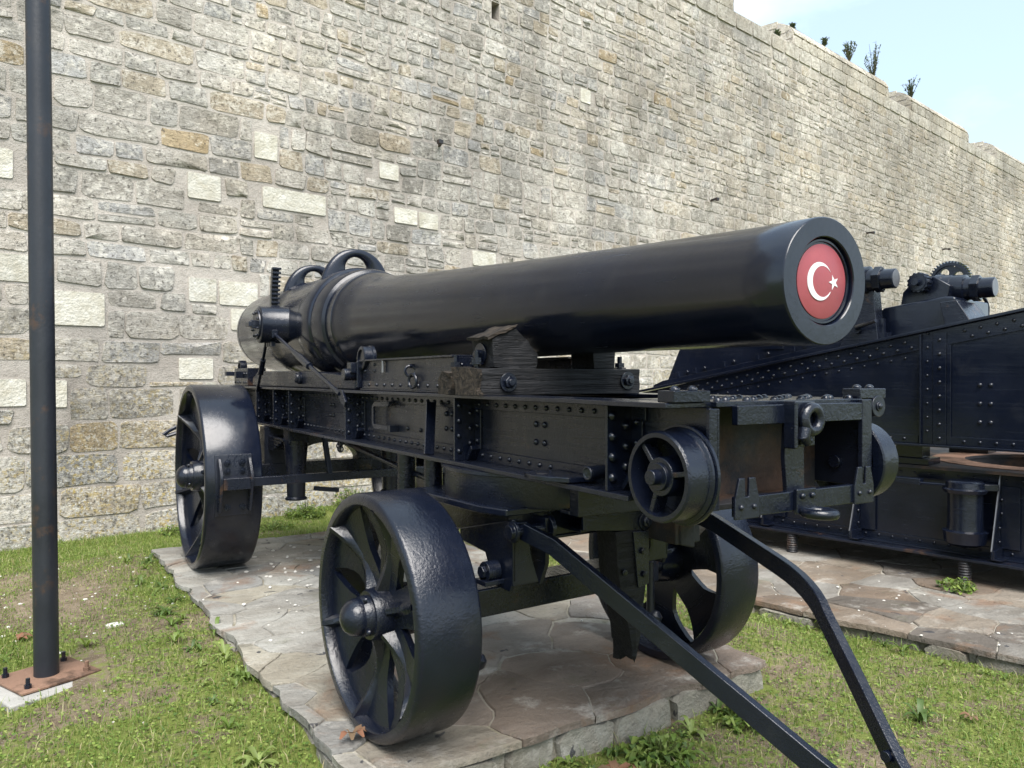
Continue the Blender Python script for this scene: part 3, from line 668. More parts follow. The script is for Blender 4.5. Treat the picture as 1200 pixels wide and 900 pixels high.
# ---------------------------------------------------------------- the wheeled carriage
car = empty('gun_carriage', (XC, 4.58, .17)); tag(car, 'black riveted transport carriage on four iron wheels carrying the long barrel', 'gun carriage')
ZT, ZB = 1.525, 1.235
Y0, Y1 = 1.63, 7.87
def gx(sg, d): return XC + sg * d          # sg -1 near girder, +1 far girder; d from the centre line
GY = [1.968, 3.033, 4.44, 5.65, 6.08, 6.62, 7.5]
for sg in (-1, 1):
    m = MB(); m.box(gx(sg, .34), gx(sg, .352), Y0, Y1, ZB + .002, ZT - .012); gd = m.build('side_girder', 'black_worn', car, .002)
    m = MB()
    fl = [(.28, Y1), (.468, Y1), (.468, 2.2), (.478, 2.05), (.50, 1.9), (.505, Y0 + .02), (.28, Y0 + .02)]
    m.prism([(gx(sg, d), y, ZT - .012) for d, y in fl], (0, 0, .016)); m.build('top_flange', 'black_gloss', gd, .003)
    m = MB(); m.box(gx(sg, .29), gx(sg, .468), 1.86, Y1, ZB - .016, ZB + .002); m.build('bottom_flange', 'black_worn', gd, .003)
    m = MB()
    for z0, z1 in ((ZB + .002, ZB + .052), (ZT - .062, ZT - .012)): m.box(gx(sg, .352), gx(sg, .362), 1.90, Y1 - .02, z0, z1)
    m.build('angle_iron', 'black_worn', gd, .002)
    rv = MB()
    for y in np.arange(2.06, Y1 - .05, .075):
        if min(abs(y - g_) for g_ in GY) > .03:
            if not 2.14 < y < 2.42: rv.rivet((gx(sg, .362), y, ZB + .030), (sg, 0, 0), .0105)
            rv.rivet((gx(sg, .362), y + .03, ZT - .040), (sg, 0, 0), .0105)
    for y, z in [(yc + dy, zc + dz) for yc, zc in ((3.30, 1.395), (2.52, 1.385), (5.0, 1.39)) for dy in (-.03, .03) for dz in (-.035, .035)]: rv.rivet((gx(sg, .352), y, z), (sg, 0, 0), .013)
    for y in (3.62, 3.78, 3.94): rv.rivet((gx(sg, .352), y, 1.335), (sg, 0, 0), .012)
    for k, y in enumerate(GY):
        big = k == 0; rr = .017 if big else .012
        m = MB(); x0, x1 = gx(sg, .352), gx(sg, .462)
        m.box(x0, x1, y, y + .012, ZB + .002, ZT - .012)
        m.box(gx(sg, .352), gx(sg, .364), y - .055, y, ZB + .052, ZT - .063)
        # foot of the stiffener, bent out over the flange
        m.prism([(gx(sg, .352), y - .055, ZB + .056), (gx(sg, .352), y - .043, ZB + .072), (gx(sg, .352), y - .001, ZB + .014), (gx(sg, .352), y - .012, ZB + .003)][::1], (sg * .055, 0, 0))
        m.build('stiffener', 'black_gloss', gd, .002)
        for j in range(4):
            z = ZB + .045 + j * .066; rv.rivet((gx(sg, .44), y, z), (0, -1, 0), rr)
            if j < 3: rv.rivet((gx(sg, .385), y, z + .033), (0, -1, 0), rr); rv.rivet((gx(sg, .364), y - .028, z + .045), (sg, 0, 0), .0115)
    rv.build('rivets', 'black_gloss', gd)['kind'] = 'stuff'
    # tilted bar and bent handle on the web, towing eye on the flange
    m = MB(); m.bar([(gx(sg, .40), 3.40, ZT - .04), (gx(sg, .445), 3.33, ZB + .004)], .012, .05, up=(1, 0, 0)); m.build('web_brace', 'black_gloss', gd, .002)
    m = MB(); m.bar([(gx(sg, .352), 3.93, 1.475), (gx(sg, .40), 3.93, 1.465), (gx(sg, .40), 3.93, 1.450)], .014, .02, up=(0, 1, 0))
    m.bar([(gx(sg, .40), 3.93, 1.458), (gx(sg, .40), 4.12, 1.455), (gx(sg, .40), 4.15, 1.44), (gx(sg, .40), 4.15, 1.345), (gx(sg, .40), 4.13, 1.33), (gx(sg, .40), 3.93, 1.33)], .026, .012, up=(1, 0, 0))
    m.box(gx(sg, .352), gx(sg, .405), 3.90, 3.925, 1.31, 1.345); m.build('handle', 'black_worn', gd, .003)
    m = MB(); tp = [(.37, 2.40), (.47, 2.42), (.515, 2.38), (.53, 2.31), (.515, 2.24), (.47, 2.17), (.37, 2.15)]
    m.prism([(gx(sg, d), y, ZB + .006) for d, y in tp], (0, 0, .018)); te = m.build('towing_plate', 'black_gloss', gd, .003)
    m = MB(); m.lathe([(0, .020), (.0015, .020)], (gx(sg, .485), 2.31, ZB + .0243), (0, 0, 1), 20); m.build('eye_hole', 'black_rusty', te)
    m = MB(); m.cyl((gx(sg, .36), 2.12, ZB + .045), (gx(sg, .44), 2.10, ZB + .045), .024, n=18); m.ring((gx(sg, .44), 2.10, ZB + .045), (sg, 0, 0), .020, .006, 20, 8); m.build('pin', 'black_gloss', gd, .002)

# front end: plate, bars, rusty inside
def cp(name, mat, f, bevel=.003, parent=car, **k):
    m = MB(); f(m); return m.build(name, mat, parent, bevel, **k)
o = cp('front_deck_plate', 'black_gloss', lambda m: m.box(XC - .33, XC + .355, 1.625, 2.02, ZT - .011, ZT + .006)); rv = MB()
for k in range(11):
    for j in range(3): rv.rivet((XC - .29 + k * .062, 1.66 + j * .085 + (k % 2) * .03, ZT + .006), (0, 0, 1), .014)
rv.build('rivets', 'black_gloss', o)['kind'] = 'stuff'
cp('front_angle_bar', 'black_gloss', lambda m: m.box(XC - .27, XC + .325, 1.600, 1.6245, ZT - .064, ZT - .006))
cp('front_inner_plate', 'black_rusty', lambda m: m.box(XC - .339, XC + .339, 1.80, 1.82, ZB - .03, ZT - .013))
cp('front_floor_plate', 'black_rusty', lambda m: m.box(XC - .30, XC + .30, 1.66, 1.795, ZB - .03, ZB - .012))
cp('near_end_post', 'black_worn', lambda m: (m.box(XC - .372, XC - .339, 1.612, 1.628, ZB - .02, ZT - .013), m.box(XC - .339, XC - .331, 1.612, 1.70, ZB - .02, ZT - .014)))
cp('far_end_post', 'black_worn', lambda m: (m.box(XC + .315, XC + .366, 1.598, 1.616, ZB - .045, ZT + .004), m.box(XC + .3525, XC + .366, 1.616, 1.72, ZB - .045, ZT - .014)))
for sg in (-1, 1):
    def cb(m):
        m.prism([(gx(sg, d), y, ZT + .005) for d, y in ((.35, 1.63), (.492, 1.63), (.492, 1.70), (.35, 1.70))], (0, 0, .034))
        m.rivet((gx(sg, .385), 1.668, ZT + .039), (0, 0, 1), .016); m.rivet((gx(sg, .455), 1.668, ZT + .039), (0, 0, 1), .016)
    c_ = cp('corner_block', 'black_gloss', cb)
    if sg > 0: cp('corner_ear', 'black_worn', lambda m: (m.lathe([(0, .037), (.03, .037), (.034, .033)], (XC + .445, 1.625, ZT - .022), (0, 1, 0), 28), m.bolt((XC + .445, 1.625, ZT - .022), (0, -1, 0), .011, .008, .004)), parent=c_)
# coupling: middle upright, hook with ring, lower bar with forked ends and towing ring
cp('middle_upright', 'black_worn', lambda m: m.prism([(XC - .045, 1.606, ZB + .0), (XC + .035, 1.606, ZB + .0), (XC + .03, 1.606, ZT - .02), (XC - .05, 1.606, ZT - .02), (XC - .058, 1.606, ZB + .12)], (0, .018, 0)))
def hook(m):
    m.box(XC - .055, XC + .045, 1.575, 1.600, ZT - .135, ZT + .004); m.box(XC - .068, XC - .052, 1.560, 1.605, ZT - .14, ZT + .005)
    for k in range(2): m.rivet((XC - .02 + k * .035, 1.575, ZT - .118), (0, -1, 0), .012)
hk = cp('coupling_hook', 'black_gloss', hook, .006)
cp('hook_curl', 'black_gloss', lambda m: (m.ring((XC + .012, 1.562, ZT - .052), (0, 1, 0), .036, .017, 30, 12), m.tube([(XC - .02, 1.562, ZT - .08), (XC - .03, 1.56, ZT - .105), (XC - .01, 1.56, ZT - .125)], [.02, .02, .012], 12)), 0, hk)
lb = cp('lower_coupling_bar', 'black_gloss', lambda m: m.box(XC - .285, XC + .345, 1.585, 1.611, ZB - .042, ZB + .018))
for x in (-.255, .295):
    def fork(m, x=x):
        a, b = ZB - .045, ZB + .075
        m.prism([(XC + x - .05, 1.576, a), (XC + x + .05, 1.576, a), (XC + x + .05, 1.576, a + .06), (XC + x + .033, 1.576, b), (XC + x + .008, 1.576, b), (XC + x + .006, 1.576, b - .055), (XC + x - .008, 1.576, b - .055), (XC + x - .010, 1.576, b), (XC + x - .033, 1.576, b), (XC + x - .05, 1.576, a + .06)], (0, .010, 0))
        for d in (-.027, .027): m.rivet((XC + x + d, 1.576, a + .035), (0, -1, 0), .009)
    cp('forked_bracket', 'black_worn', fork, .003, lb)
cp('ring_plate', 'black_gloss', lambda m: (m.box(XC - .045, XC + .045, 1.570, 1.586, ZB - .05, ZB + .026), m.rivet((XC - .022, 1.570, ZB + .004), (0, -1, 0), .011), m.rivet((XC + .024, 1.570, ZB + .004), (0, -1, 0), .011)), .006, lb)
cp('towing_ring', 'black_gloss', lambda m: m.ring((XC + .012, 1.535, ZB - .046), (.05, 0, 1), .045, .015, 32, 12), 0, lb)

BO, BA = Vector((2.02, 3.0, 0)), R(3.5)        # the front bogie stands slightly steered
def rb(p): x, y = p[0] - BO.x, p[1] - BO.y; return (BO.x + x * math.cos(BA) - y * math.sin(BA), BO.y + x * math.sin(BA) + y * math.cos(BA), p[2])
def cb_(name, mat, f, bevel=.003, parent=car, **k):
    m = MB(); f(m); m.v = [rb((v[0] - .02, v[1] + .03, v[2])) for v in m.v]; return m.build(name, mat, parent, bevel, **k)
# wheels ------------------------------------------------------------------------------------
def wheel(name, mat, R_, w, hubr, nsp, loc, flip=1, rz=0):
    lip = .045 * R_ / .5; rim_in = R_ - .048
    m = MB(); m.lathe([(.000, R_ - .016), (.006, R_ - .005), (.018, R_), (w - .018, R_), (w - .006, R_ - .005), (w, R_ - .016), (w, rim_in + .004), (w - .008, rim_in - .002), (.055, rim_in - .006), (.008, rim_in - .002), (.0, rim_in + .004)], (0, 0, 0), (flip, 0, 0), 96, closed=True)
    m.v = [tuple(Vector(v) + Vector(loc)) for v in m.v]
    wo = m.build(name, mat, car, loc=loc, smooth=40); wo.rotation_euler.z = rz
    m = MB(); m.lathe([(.02, hubr * .62), (.02, hubr * .95), (.03, hubr), (.13, hubr * 1.12), (w * .75, hubr * 1.05), (w, hubr)], (0, 0, 0), (flip, 0, 0), 40)
    m.build('hub', mat, wo, off=(0, 0, 0))
    m = MB(); m.lathe([(.04, hubr * .80), (-.006, hubr * .80), (-.012, hubr * .74), (-.016, hubr * .74), (-.036, hubr * .73), (-.058, hubr * .64), (-.076, hubr * .47), (-.087, hubr * .24), (-.091, 0)], (0, 0, 0), (flip, 0, 0), 36)
    for k in range(4): m.rivet((flip * -.006, hubr * .87 * math.cos(R(90 * k + 30)), hubr * .87 * math.sin(R(90 * k + 30))), (-flip, 0, 0), .012)
    m.build('hub_cap', mat, wo, off=(0, 0, 0), smooth=50)
    # one spoke: a dished flaring web with a raised rib on its middle
    m = MB(); secs = []; K = 9
    for i in range(K):
        t = i / (K - 1); r = hubr * .85 + (rim_in - hubr * .85 + .004) * t
        hw = (.075 + .020 * t + .34 * max(0, t - .45) ** 1.5) * R_ / .5; xm = (.15 - .07 * t + .10 * math.sin(math.pi * t) * .3) * w / .41
        sw = 0
        secs.append((r, hw, xm, sw))
    vv = []; 
    for r, hw, xm, sw in secs:
        for a, d in ((-1, 0), (-.35, -.004), (0, -.006), (.35, -.004), (1, 0), (1, .028), (-1, .028)): al = (a * hw + sw) / r; vv.append((flip * (xm + d), r * math.sin(al), r * math.cos(al)))
    m.add(vv, [(i * 7 + j, i * 7 + (j + 1) % 7, (i + 1) * 7 + (j + 1) % 7, (i + 1) * 7 + j) for i in range(K - 1) for j in range(7)])
    vv = []
    for i, (r, hw, xm, sw) in enumerate(secs):
        f = 1 - i / (K - 1); hgt = (.012 + .075 * abs(2 * f - 1) ** 1.4) * w / .41
        for a, d in ((-.030, 0), (-.010, -hgt), (.010, -hgt), (.030, 0)): al = (a + sw) / r; vv.append((flip * (xm + d), r * math.sin(al), r * math.cos(al)))
    m.add(vv, [(i * 4 + j, i * 4 + j + 1, (i + 1) * 4 + j + 1, (i + 1) * 4 + j) for i in range(K - 1) for j in range(3)])
    sp = m.build('spoke', mat, wo, off=(0, 0, 0), smooth=45)
    for k in range(nsp):
        s_ = sp if k == 0 else sp.copy()
        if k: col.objects.link(s_); s_.parent = wo
        s_.rotation_euler = (R(360 / nsp * k + 12), 0, 0)
    return wo
for sg in (-1, 1):
    wheel('front_wheel', 'black_cast', .485, .262, .100, 6, rb((BO.x + sg * .92, BO.y, .655)), -sg, BA)
    wheel('rear_wheel', 'black_satin', .69, .385, .115, 6, (XC + sg * 1.042, 6.28, .86), -sg)
def roller(name, x, sg, y, z, R_, w):
    m = MB(); m.lathe([(0, R_ * .86), (0, R_ * .96), (.006, R_), (w * .72, R_), (w * .76, R_ * 1.06), (w * .82, R_ * 1.07), (w * .85, R_ * 1.03), (w * .87, R_ * 1.12), (w - .004, R_ * 1.12), (w, R_ * 1.08), (w, R_ * .8), (.02, R_ * .84)], (x, y, z), (-sg, 0, 0), 56, closed=True)
    ro = m.build(name, 'black_gloss', car, smooth=30)
    m = MB(); m.lathe([(.085, R_ * .84), (.095, R_ * .84)], (x, y, z), (-sg, 0, 0), 40); m.build('roller_web', 'black_worn', ro)
    m = MB(); m.lathe([(.01, R_ * .42), (.02, R_ * .44), (.1, R_ * .46)], (x, y, z), (-sg, 0, 0), 32); m.lathe([(0, R_ * .30), (.02, R_ * .32)], (x, y, z), (-sg, 0, 0), 28); m.build('roller_hub', 'black_gloss', ro, .002)
    m = MB(); m.cyl((x + sg * .028, y, z), (x - sg * .17, y, z), R_ * .17, n=20); m.build('axle_pin', 'black_gloss', ro, .003)
    for k in range(3):
        a = R(50 + 120 * k); d = Vector((0, math.cos(a), math.sin(a))); c = Vector((x - sg * .035, y, z))
        m = MB(); m.bar([c + d * R_ * .4, c + d * R_ * .86], .016, .05, up=(1, 0, 0)); m.build('roller_spoke', 'black_worn', ro, .003)
    return ro
roller('guide_roller', XC - .480, -1, 1.715, 1.312, .134, .108)
roller('guide_roller', XC + .495, 1, 1.715, 1.312, .134, .108)

# timber bolsters and chocks under the chase ---------------------------------------------------
def ragbox(m, x0, x1, y0, y1, z0, z1, seed, amp=.012, nx_=14):
    xs_ = np.linspace(x0, x1, nx_); vv = []; ff = []
    pr_ = [(y0, z0), (y1, z0), (y1, (z0 + z1) / 2), (y1, z1), ((y0 + y1) / 2, z1), (y0, z1), (y0, z0 * .35 + z1 * .65), (y0, z0 * .7 + z1 * .3)]; k = len(pr_)
    for i, x in enumerate(xs_):
        e = 1.6 if i in (0, nx_ - 1) else .35
        for j, (y, z) in enumerate(pr_):
            vv.append((x + (amp * 2.2 * nse(j * 3.1, seed, i) if e > 1 else 0), y + e * amp * nse(x * 5, j * 2.2, seed), z + (e * amp * nse(x * 5, j * 2.2, seed + 5) if z > z0 + .01 else 0)))
    for i in range(nx_ - 1): ff += [(i * k + j, i * k + (j + 1) % k, (i + 1) * k + (j + 1) % k, (i + 1) * k + j) for j in range(k)]
    ff += [tuple(range(k - 1, -1, -1)), tuple((nx_ - 1) * k + j for j in range(k))]; m.add(vv, ff)
bm_ = cp('timber_bolster', 'old_timber', lambda m: ragbox(m, XC - .47, XC + .36, 2.77, 2.97, ZT + .004, 1.640, 3), .004)
cp('rotten_end', 'rotten_timber', lambda m: ragbox(m, XC - .495, XC - .466, 2.775, 2.965, ZT + .004, 1.637, 31, .022, 3), 0, bm_)
cp('bolster_bolt', 'black_gloss', lambda m: m.bolt((XC - .35, 2.765, 1.582), (0, -1, 0), .026, .020, .014), .002, bm_)
cp('bolster_bolt', 'black_gloss', lambda m: m.bolt((XC + .285, 2.765, 1.588), (0, -1, 0), .026, .020, .014), .002, bm_)
b2 = cp('timber_bolster', 'old_timber', lambda m: ragbox(m, XC - .47, XC + .40, 3.0, 3.12, ZT + .004, 1.62, 8, .014), .004)
cp('rotten_end', 'rotten_timber', lambda m: ragbox(m, XC - .50, XC - .466, 3.005, 3.115, ZT + .004, 1.625, 17, .02, 3), 0, b2)
def rough(m, cuts, amp, sc):
    bm = bmesh.new(); vs_ = [bm.verts.new(v) for v in m.v]
    for f in m.f: bm.faces.new([vs_[i] for i in f])
    bmesh.ops.remove_doubles(bm, verts=bm.verts, dist=1e-4); bmesh.ops.triangulate(bm, faces=bm.faces); bmesh.ops.subdivide_edges(bm, edges=bm.edges, cuts=cuts, use_grid_fill=True); bm.verts.index_update()
    m.v = [tuple(v.co + noise.noise_vector(v.co * sc) * amp + noise.noise_vector(v.co * sc * 3.1) * amp * .5) for v in bm.verts]; m.f = [tuple(v.index for v in f.verts) for f in bm.faces]; bm.free()
def stud(m, x, y, z0, z1): m.cyl((x, y, z0), (x, y, z1), .011, n=12); m.lathe([(0, .024), (.02, .024)], (x, y, z1 - .05), (0, 0, 1), 6); m.lathe([(0, .030), (.006, .030)], (x, y, z1 - .057), (0, 0, 1), 16)
for x, y, z1 in ((XC - .44, 3.06, 1.70), (XC - .44, 2.87, 1.715), (XC + .325, 2.87, 1.70)): cp('clamp_stud', 'black_gloss', lambda m: stud(m, x, y, ZT, z1), 0)
def chock(m):
    a = [(-.40, 1.640), (-.195, 1.640), (-.185, 1.70), (-.225, 1.755), (-.295, 1.808), (-.41, 1.762)]
    m.prism([(XC + d, 2.80, z) for d, z in a], (0, .17, 0)); rough(m, 5, .009, 14)
ck = cp('timber_chock', 'old_timber', chock, 0)
cp('chock_strip', 'rotten_timber', lambda m: (m.prism([(XC - .43, 2.79, 1.758), (XC - .297, 2.79, 1.812), (XC - .290, 2.79, 1.824), (XC - .435, 2.79, 1.771)], (0, .185, 0)), rough(m, 4, .006, 22)) , 0, ck)
cp('chock_washer', 'black_gloss', lambda m: (m.lathe([(0, .048), (.008, .048)], (XC - .412, 2.885, 1.70), (-1, 0, 0), 24), m.bolt((XC - .42, 2.885, 1.70), (-1, 0, 0), .02, .018, .01, False)), .001, ck)
cp('timber_chock', 'old_timber', lambda m: m.prism([(XC + d, 2.80, z) for d, z in ((.12, 1.640), (.24, 1.640), (.25, 1.80), (.19, 1.80), (.11, 1.74))], (0, .17, 0)), .006)

# riveted slide boxes, rollers and cradle under the breech -------------------------------------
for sg in (-1, 1):
    bx = cp('slide_box', 'black_worn', lambda m: (m.box(gx(sg, .24), gx(sg, .40), 3.14, 4.32, ZT + .012, 1.695), m.box(gx(sg, .22), gx(sg, .42), 3.14, 4.32, 1.695, 1.705), m.box(gx(sg, .40), gx(sg, .408), 3.14, 4.31, ZT + .014, ZT + .06), m.box(gx(sg, .39), gx(sg, .412), 3.14, 4.33, ZT + .006, ZT + .014)), .002)
    rv = MB()
    for y in np.arange(3.2, 4.3, .11): rv.rivet((gx(sg, .408), y, ZT + .038), (sg, 0, 0), .010)
    for y in (4.27, 4.13):
        for z in (1.64, 1.675): rv.rivet((gx(sg, .40), y, z), (sg, 0, 0), .010)
    for x in (.25, .31, .37):
        for z in (1.55, 1.60, 1.66): rv.rivet((gx(sg, x), 3.14, z), (0, -1, 0), .010)
    rv.build('rivets', 'black_gloss', bx)['kind'] = 'stuff'
    cp('end_bracket', 'black_worn', lambda m: (m.box(gx(sg, .30), gx(sg, .43), 4.33, 4.345, ZT + .02, 1.70), m.box(gx(sg, .33), gx(sg, .46), 4.35, 4.42, 1.63, 1.69), m.cyl((gx(sg, .40), 4.40, 1.62), (gx(sg, .49), 4.40, 1.62), .035, n=18)), .004, bx)
    cp('slide_roller', 'black_gloss', lambda m: (m.lathe([(0, .062), (.004, .068), (.05, .068), (.054, .074), (.07, .074), (.07, .05), (.0, .05)], (gx(sg, .42), 4.30, 1.715), (-sg, 0, 0), 36, closed=True), m.cyl((gx(sg, .41), 4.30, 1.715), (gx(sg, .36), 4.30, 1.715), .05, n=24)), 0, bx)
    cp('ring_hook', 'black_gloss', lambda m: (m.ring((gx(sg, .425), 3.56, 1.585), (1, .15, 0), .034, .007, 24, 8), m.ring((gx(sg, .42), 3.60, 1.635), (.3, 1, 0), .026, .007, 20, 8), m.tube([(gx(sg, .40), 3.60, 1.66), (gx(sg, .425), 3.60, 1.66)], .01, 8)), 0, bx)
    cp('drop_pin', 'bare_steel_lit_edge', lambda m: m.cyl((gx(sg, .412), 3.98, 1.70), (gx(sg, .412), 3.98, 1.63), .008, n=10), 0, bx)
    # cradle beam under the breech and the rear end box with its small roller
    cbm = cp('cradle_beam', 'black_worn', lambda m: m.prism([(gx(sg, .22), y, z) for y, z in ((4.5, ZT + .006), (7.1, ZT + .006), (7.1, 1.60), (6.9, 1.66), (6.3, 1.655), (5.4, 1.645), (4.9, 1.63), (4.5, 1.60))], (sg * .16, 0, 0)), .008)
    cp('beam_bolt', 'black_gloss', lambda m: m.lathe([(0, .045), (.02, .045), (.025, .036), (.04, .034), (.045, .024)], (gx(sg, .382), 5.62, 1.60), (sg, 0, 0), 24), 0, cbm)
    eb = cp('rear_end_box', 'black_worn', lambda m: (m.box(gx(sg, .24), gx(sg, .40), 7.2, 7.74, ZT + .006, 1.69), m.box(gx(sg, .40), gx(sg, .47), 7.36, 7.42, 1.60, 1.66), m.box(gx(sg, .40), gx(sg, .50), 7.62, 7.70, 1.62, 1.66)), .003)
    rv = MB()
    for y in (7.25, 7.34, 7.5, 7.6, 7.7):
        for z in (1.56, 1.64): rv.rivet((gx(sg, .40), y, z), (sg, 0, 0), .011)
    rv.build('rivets', 'black_gloss', eb)['kind'] = 'stuff'
    cp('end_roller', 'black_gloss', lambda m: m.lathe([(0, .058), (.004, .064), (.06, .064), (.06, .045), (0, .045)], (gx(sg, .40), 7.55, 1.70), (-sg, 0, 0), 32, closed=True), 0, eb)
    # stay rods from the trunnion
    sr = cp('stay_rod', 'black_gloss', lambda m: m.tube([(gx(sg, .49), 5.93, 1.93), (gx(sg, .475), 4.50, 1.505)], .014, 10), 0)
    cp('turnbuckle', 'black_gloss', lambda m: (m.cyl(Vector((gx(sg, .4835), 5.32, 1.749)), Vector((gx(sg, .481), 5.08, 1.677)), .025, n=14), m.cyl(Vector((gx(sg, .4845), 5.42, 1.778)), Vector((gx(sg, .4835), 5.32, 1.749)), .020, n=14)), .003, sr)
    cp('rod_eye', 'black_gloss', lambda m: m.prism([(gx(sg, .478), y, z) for y, z in ((4.53, 1.53), (4.46, 1.53), (4.40, 1.46), (4.42, 1.43), (4.47, 1.45), (4.54, 1.50))], (-sg * .015, 0, 0)), .003, sr)
    cp('rod_clevis', 'black_gloss', lambda m: (m.box(gx(sg, .47), gx(sg, .515), 5.90, 5.98, 1.90, 1.96), m.cyl((gx(sg, .46), 5.94, 1.95), (gx(sg, .53), 5.94, 1.95), .016, n=12)), .003, sr)
    sr = cp('stay_rod', 'black_gloss', lambda m: m.tube([(gx(sg, .50), 6.12, 1.90), (gx(sg, .478), 6.52, 1.49)], .012, 10), 0)
    cp('turnbuckle', 'black_gloss', lambda m: m.cyl(Vector((gx(sg, .49), 6.27, 1.746)), Vector((gx(sg, .485), 6.38, 1.633)), .022, n=12), .003, sr)
cp('rear_deck_bar', 'black_gloss', lambda m: m.box(XC - .27, XC + .27, 7.76, 7.84, ZT - .2, ZT - .02))
cp('rear_hook', 'black_worn', lambda m: m.tube([(XC - .44, 7.70, 1.19), (XC - .80, 7.72, 1.13), (XC - 1.0, 7.72, 1.07), (XC - 1.03, 7.72, 1.085), (XC - .98, 7.72, 1.12), (XC - .90, 7.72, 1.16), (XC - .7, 7.72, 1.20)], .018, 8), 0)

# front bogie ------------------------------------------------------------------------------------
cb_('turntable_drum', 'black_worn', lambda m: m.lathe([(.02, .40), (.02, .475), (.03, .48), (.142, .48), (.146, .495), (.160, .495), (.160, .3)], (XC, 2.92, 1.058), (0, 0, 1), 64), .0)
bed = cb_('axle_bed', 'black_gloss', lambda m: (m.box(XC - .42, XC + .42, 2.64, 3.22, .940, 1.056), m.box(XC - .43, XC + .43, 2.632, 2.646, .936, .952), m.prism([(XC - .46, 2.60, 1.057), (XC + .46, 2.60, 1.057), (XC + .50, 2.75, 1.057), (XC + .50, 3.35, 1.057), (XC - .50, 3.35, 1.057), (XC - .50, 2.75, 1.057)], (0, 0, .030))), .010)
cb_('axle_beam', 'black_worn', lambda m: m.box(XC - .62, XC + .62, 2.84, 3.0, .595, .715), .008)
cb_('axle_shaft', 'black_worn', lambda m: m.cyl((XC - .86, 2.92, .66), (XC + .86, 2.92, .66), .045, n=20), 0)
for sg in (-1, 1):
    def br(m):
        m.prism([(gx(sg, .432), y, z) for y, z in ((2.60, 1.045), (3.0, .95), (3.0, .90), (2.80, .88), (2.74, .76), (2.62, .755), (2.60, .80))], (-sg * .018, 0, 0))
        m.prism([(gx(sg, .30), y, z) for y, z in ((2.56, 1.045), (2.70, 1.045), (2.70, .78), (2.60, .77), (2.56, .86))], (-sg * .020, 0, 0))
        m.prism([(gx(sg, .43), 2.60, 1.03), (gx(sg, .43), 2.60, .78), (gx(sg, .30), 2.60, .78), (gx(sg, .34), 2.60, .9), (gx(sg, .36), 2.60, 1.03)], (0, .02, 0))
    b_ = cb_('hinge_bracket', 'black_gloss', br, .005, bed)
    cb_('hinge_pin', 'black_gloss', lambda m: (m.cyl((gx(sg, .46), 2.585, 1.0), (gx(sg, .27), 2.585, 1.0), .022, n=16), m.lathe([(0, .042), (.012, .042), (.014, .03), (.03, .028)], (gx(sg, .434), 2.585, 1.0), (sg, 0, 0), 24), m.lathe([(0, .05), (.02, .05)], (gx(sg, .28), 2.585, 1.0), (-sg, 0, 0), 24)), .002, b_)
    cb_('lower_pin', 'black_gloss', lambda m: (m.cyl((gx(sg, .44), 2.70, .83), (gx(sg, .50), 2.70, .83), .04, n=20), m.lathe([(0, .026), (.018, .026)], (gx(sg, .50), 2.70, .83), (sg, 0, 0), 6), m.box(gx(sg, .42), gx(sg, .52), 2.66, 2.74, .78, .80)), .003, b_)
    cb_('spring_screw', 'black_worn', lambda m: (m.cyl((gx(sg, .50), 2.78, .72), (gx(sg, .50), 2.78, .44), .018, n=12), m.lathe([(0, .02), (.02, .035), (.05, .035), (.07, .015)], (gx(sg, .50), 2.77, .42), (.3, -.2, 1), 12)), .002)
    cp('prop_pipe', 'black_gloss', lambda m: (m.cyl((gx(sg, .37), 3.44, .86), (gx(sg, .37), 3.44, ZB - .016), .046, n=24), m.lathe([(0, .06), (.02, .06)], (gx(sg, .37), 3.44, .86), (0, 0, 1), 24)), 0)
    cp('prop_pipe', 'black_worn', lambda m: m.cyl((gx(sg, .33), 3.85, .80), (gx(sg, .33), 3.85, ZB - .016), .05, n=24), 0)
dp = cb_('draw_plate', 'black_gloss', lambda m: (m.prism([(XC - .155, 2.50, .985), (XC + .20, 2.50, .945), (XC + .23, 2.50, .975), (XC + .23, 2.50, 1.17), (XC - .155, 2.50, 1.17)], (0, .016, 0)), m.box(XC - .155, XC + .15, 2.516, 2.64, .975, .99)), .004)
for x, z in ((-.06, 1.07), (.155, 1.07), (.185, .99)): cb_('plate_bolt', 'black_gloss', lambda m: m.bolt((XC + x, 2.497, z), (0, -1, 0), .024, .018, .012), .002, dp)
def post(m):
    secs = [(.96, -.105, .10, .0, 0), (.80, -.09, .105, 0, 1), (.70, -.07, .105, 0, 2), (.62, -.03, .095, .005, 3), (.54, .0, .09, .01, 4), (.45, .03, .08, .02, 5), (.385, .045, .065, .03, 6)]
    vv = []
    for z, a, b, d, i in secs:
        for x, y in ((a, 2.50), (a * .5 + b * .5, 2.495), (b, 2.50), (b, 2.62), (a, 2.62)): vv.append((XC + .105 + x * .82 + .008 * nse(i * 2.3, x * 20), y + d + (.006 * nse(z * 9, x * 30) if i > 2 else 0), z + (.02 * nse(x * 60, y * 9) if i == 6 else 0)))
    k = 5; m.add(vv, [(i * k + j, (i + 1) * k + j, (i + 1) * k + (j + 1) % k, i * k + (j + 1) % k) for i in range(len(secs) - 1) for j in range(k)] + [tuple(range(k)), tuple((len(secs) - 1) * k + j for j in range(k - 1, -1, -1))])
    rough(m, 3, .006, 16)
    m.v = [(x, y, z + (.05 * nse(x * 70, y * 40, 4) * min(1, (.5 - z) / .1) if z < .5 else 0)) for x, y, z in m.v]
po = cb_('timber_post', 'old_timber', post, 0)
cb_('post_strap', 'black_worn', lambda m: m.prism([(XC + .105, 2.484, .955), (XC + .195, 2.484, .95), (XC + .198, 2.484, .725), (XC + .135, 2.484, .715)], (0, .010, 0)), .002, po)
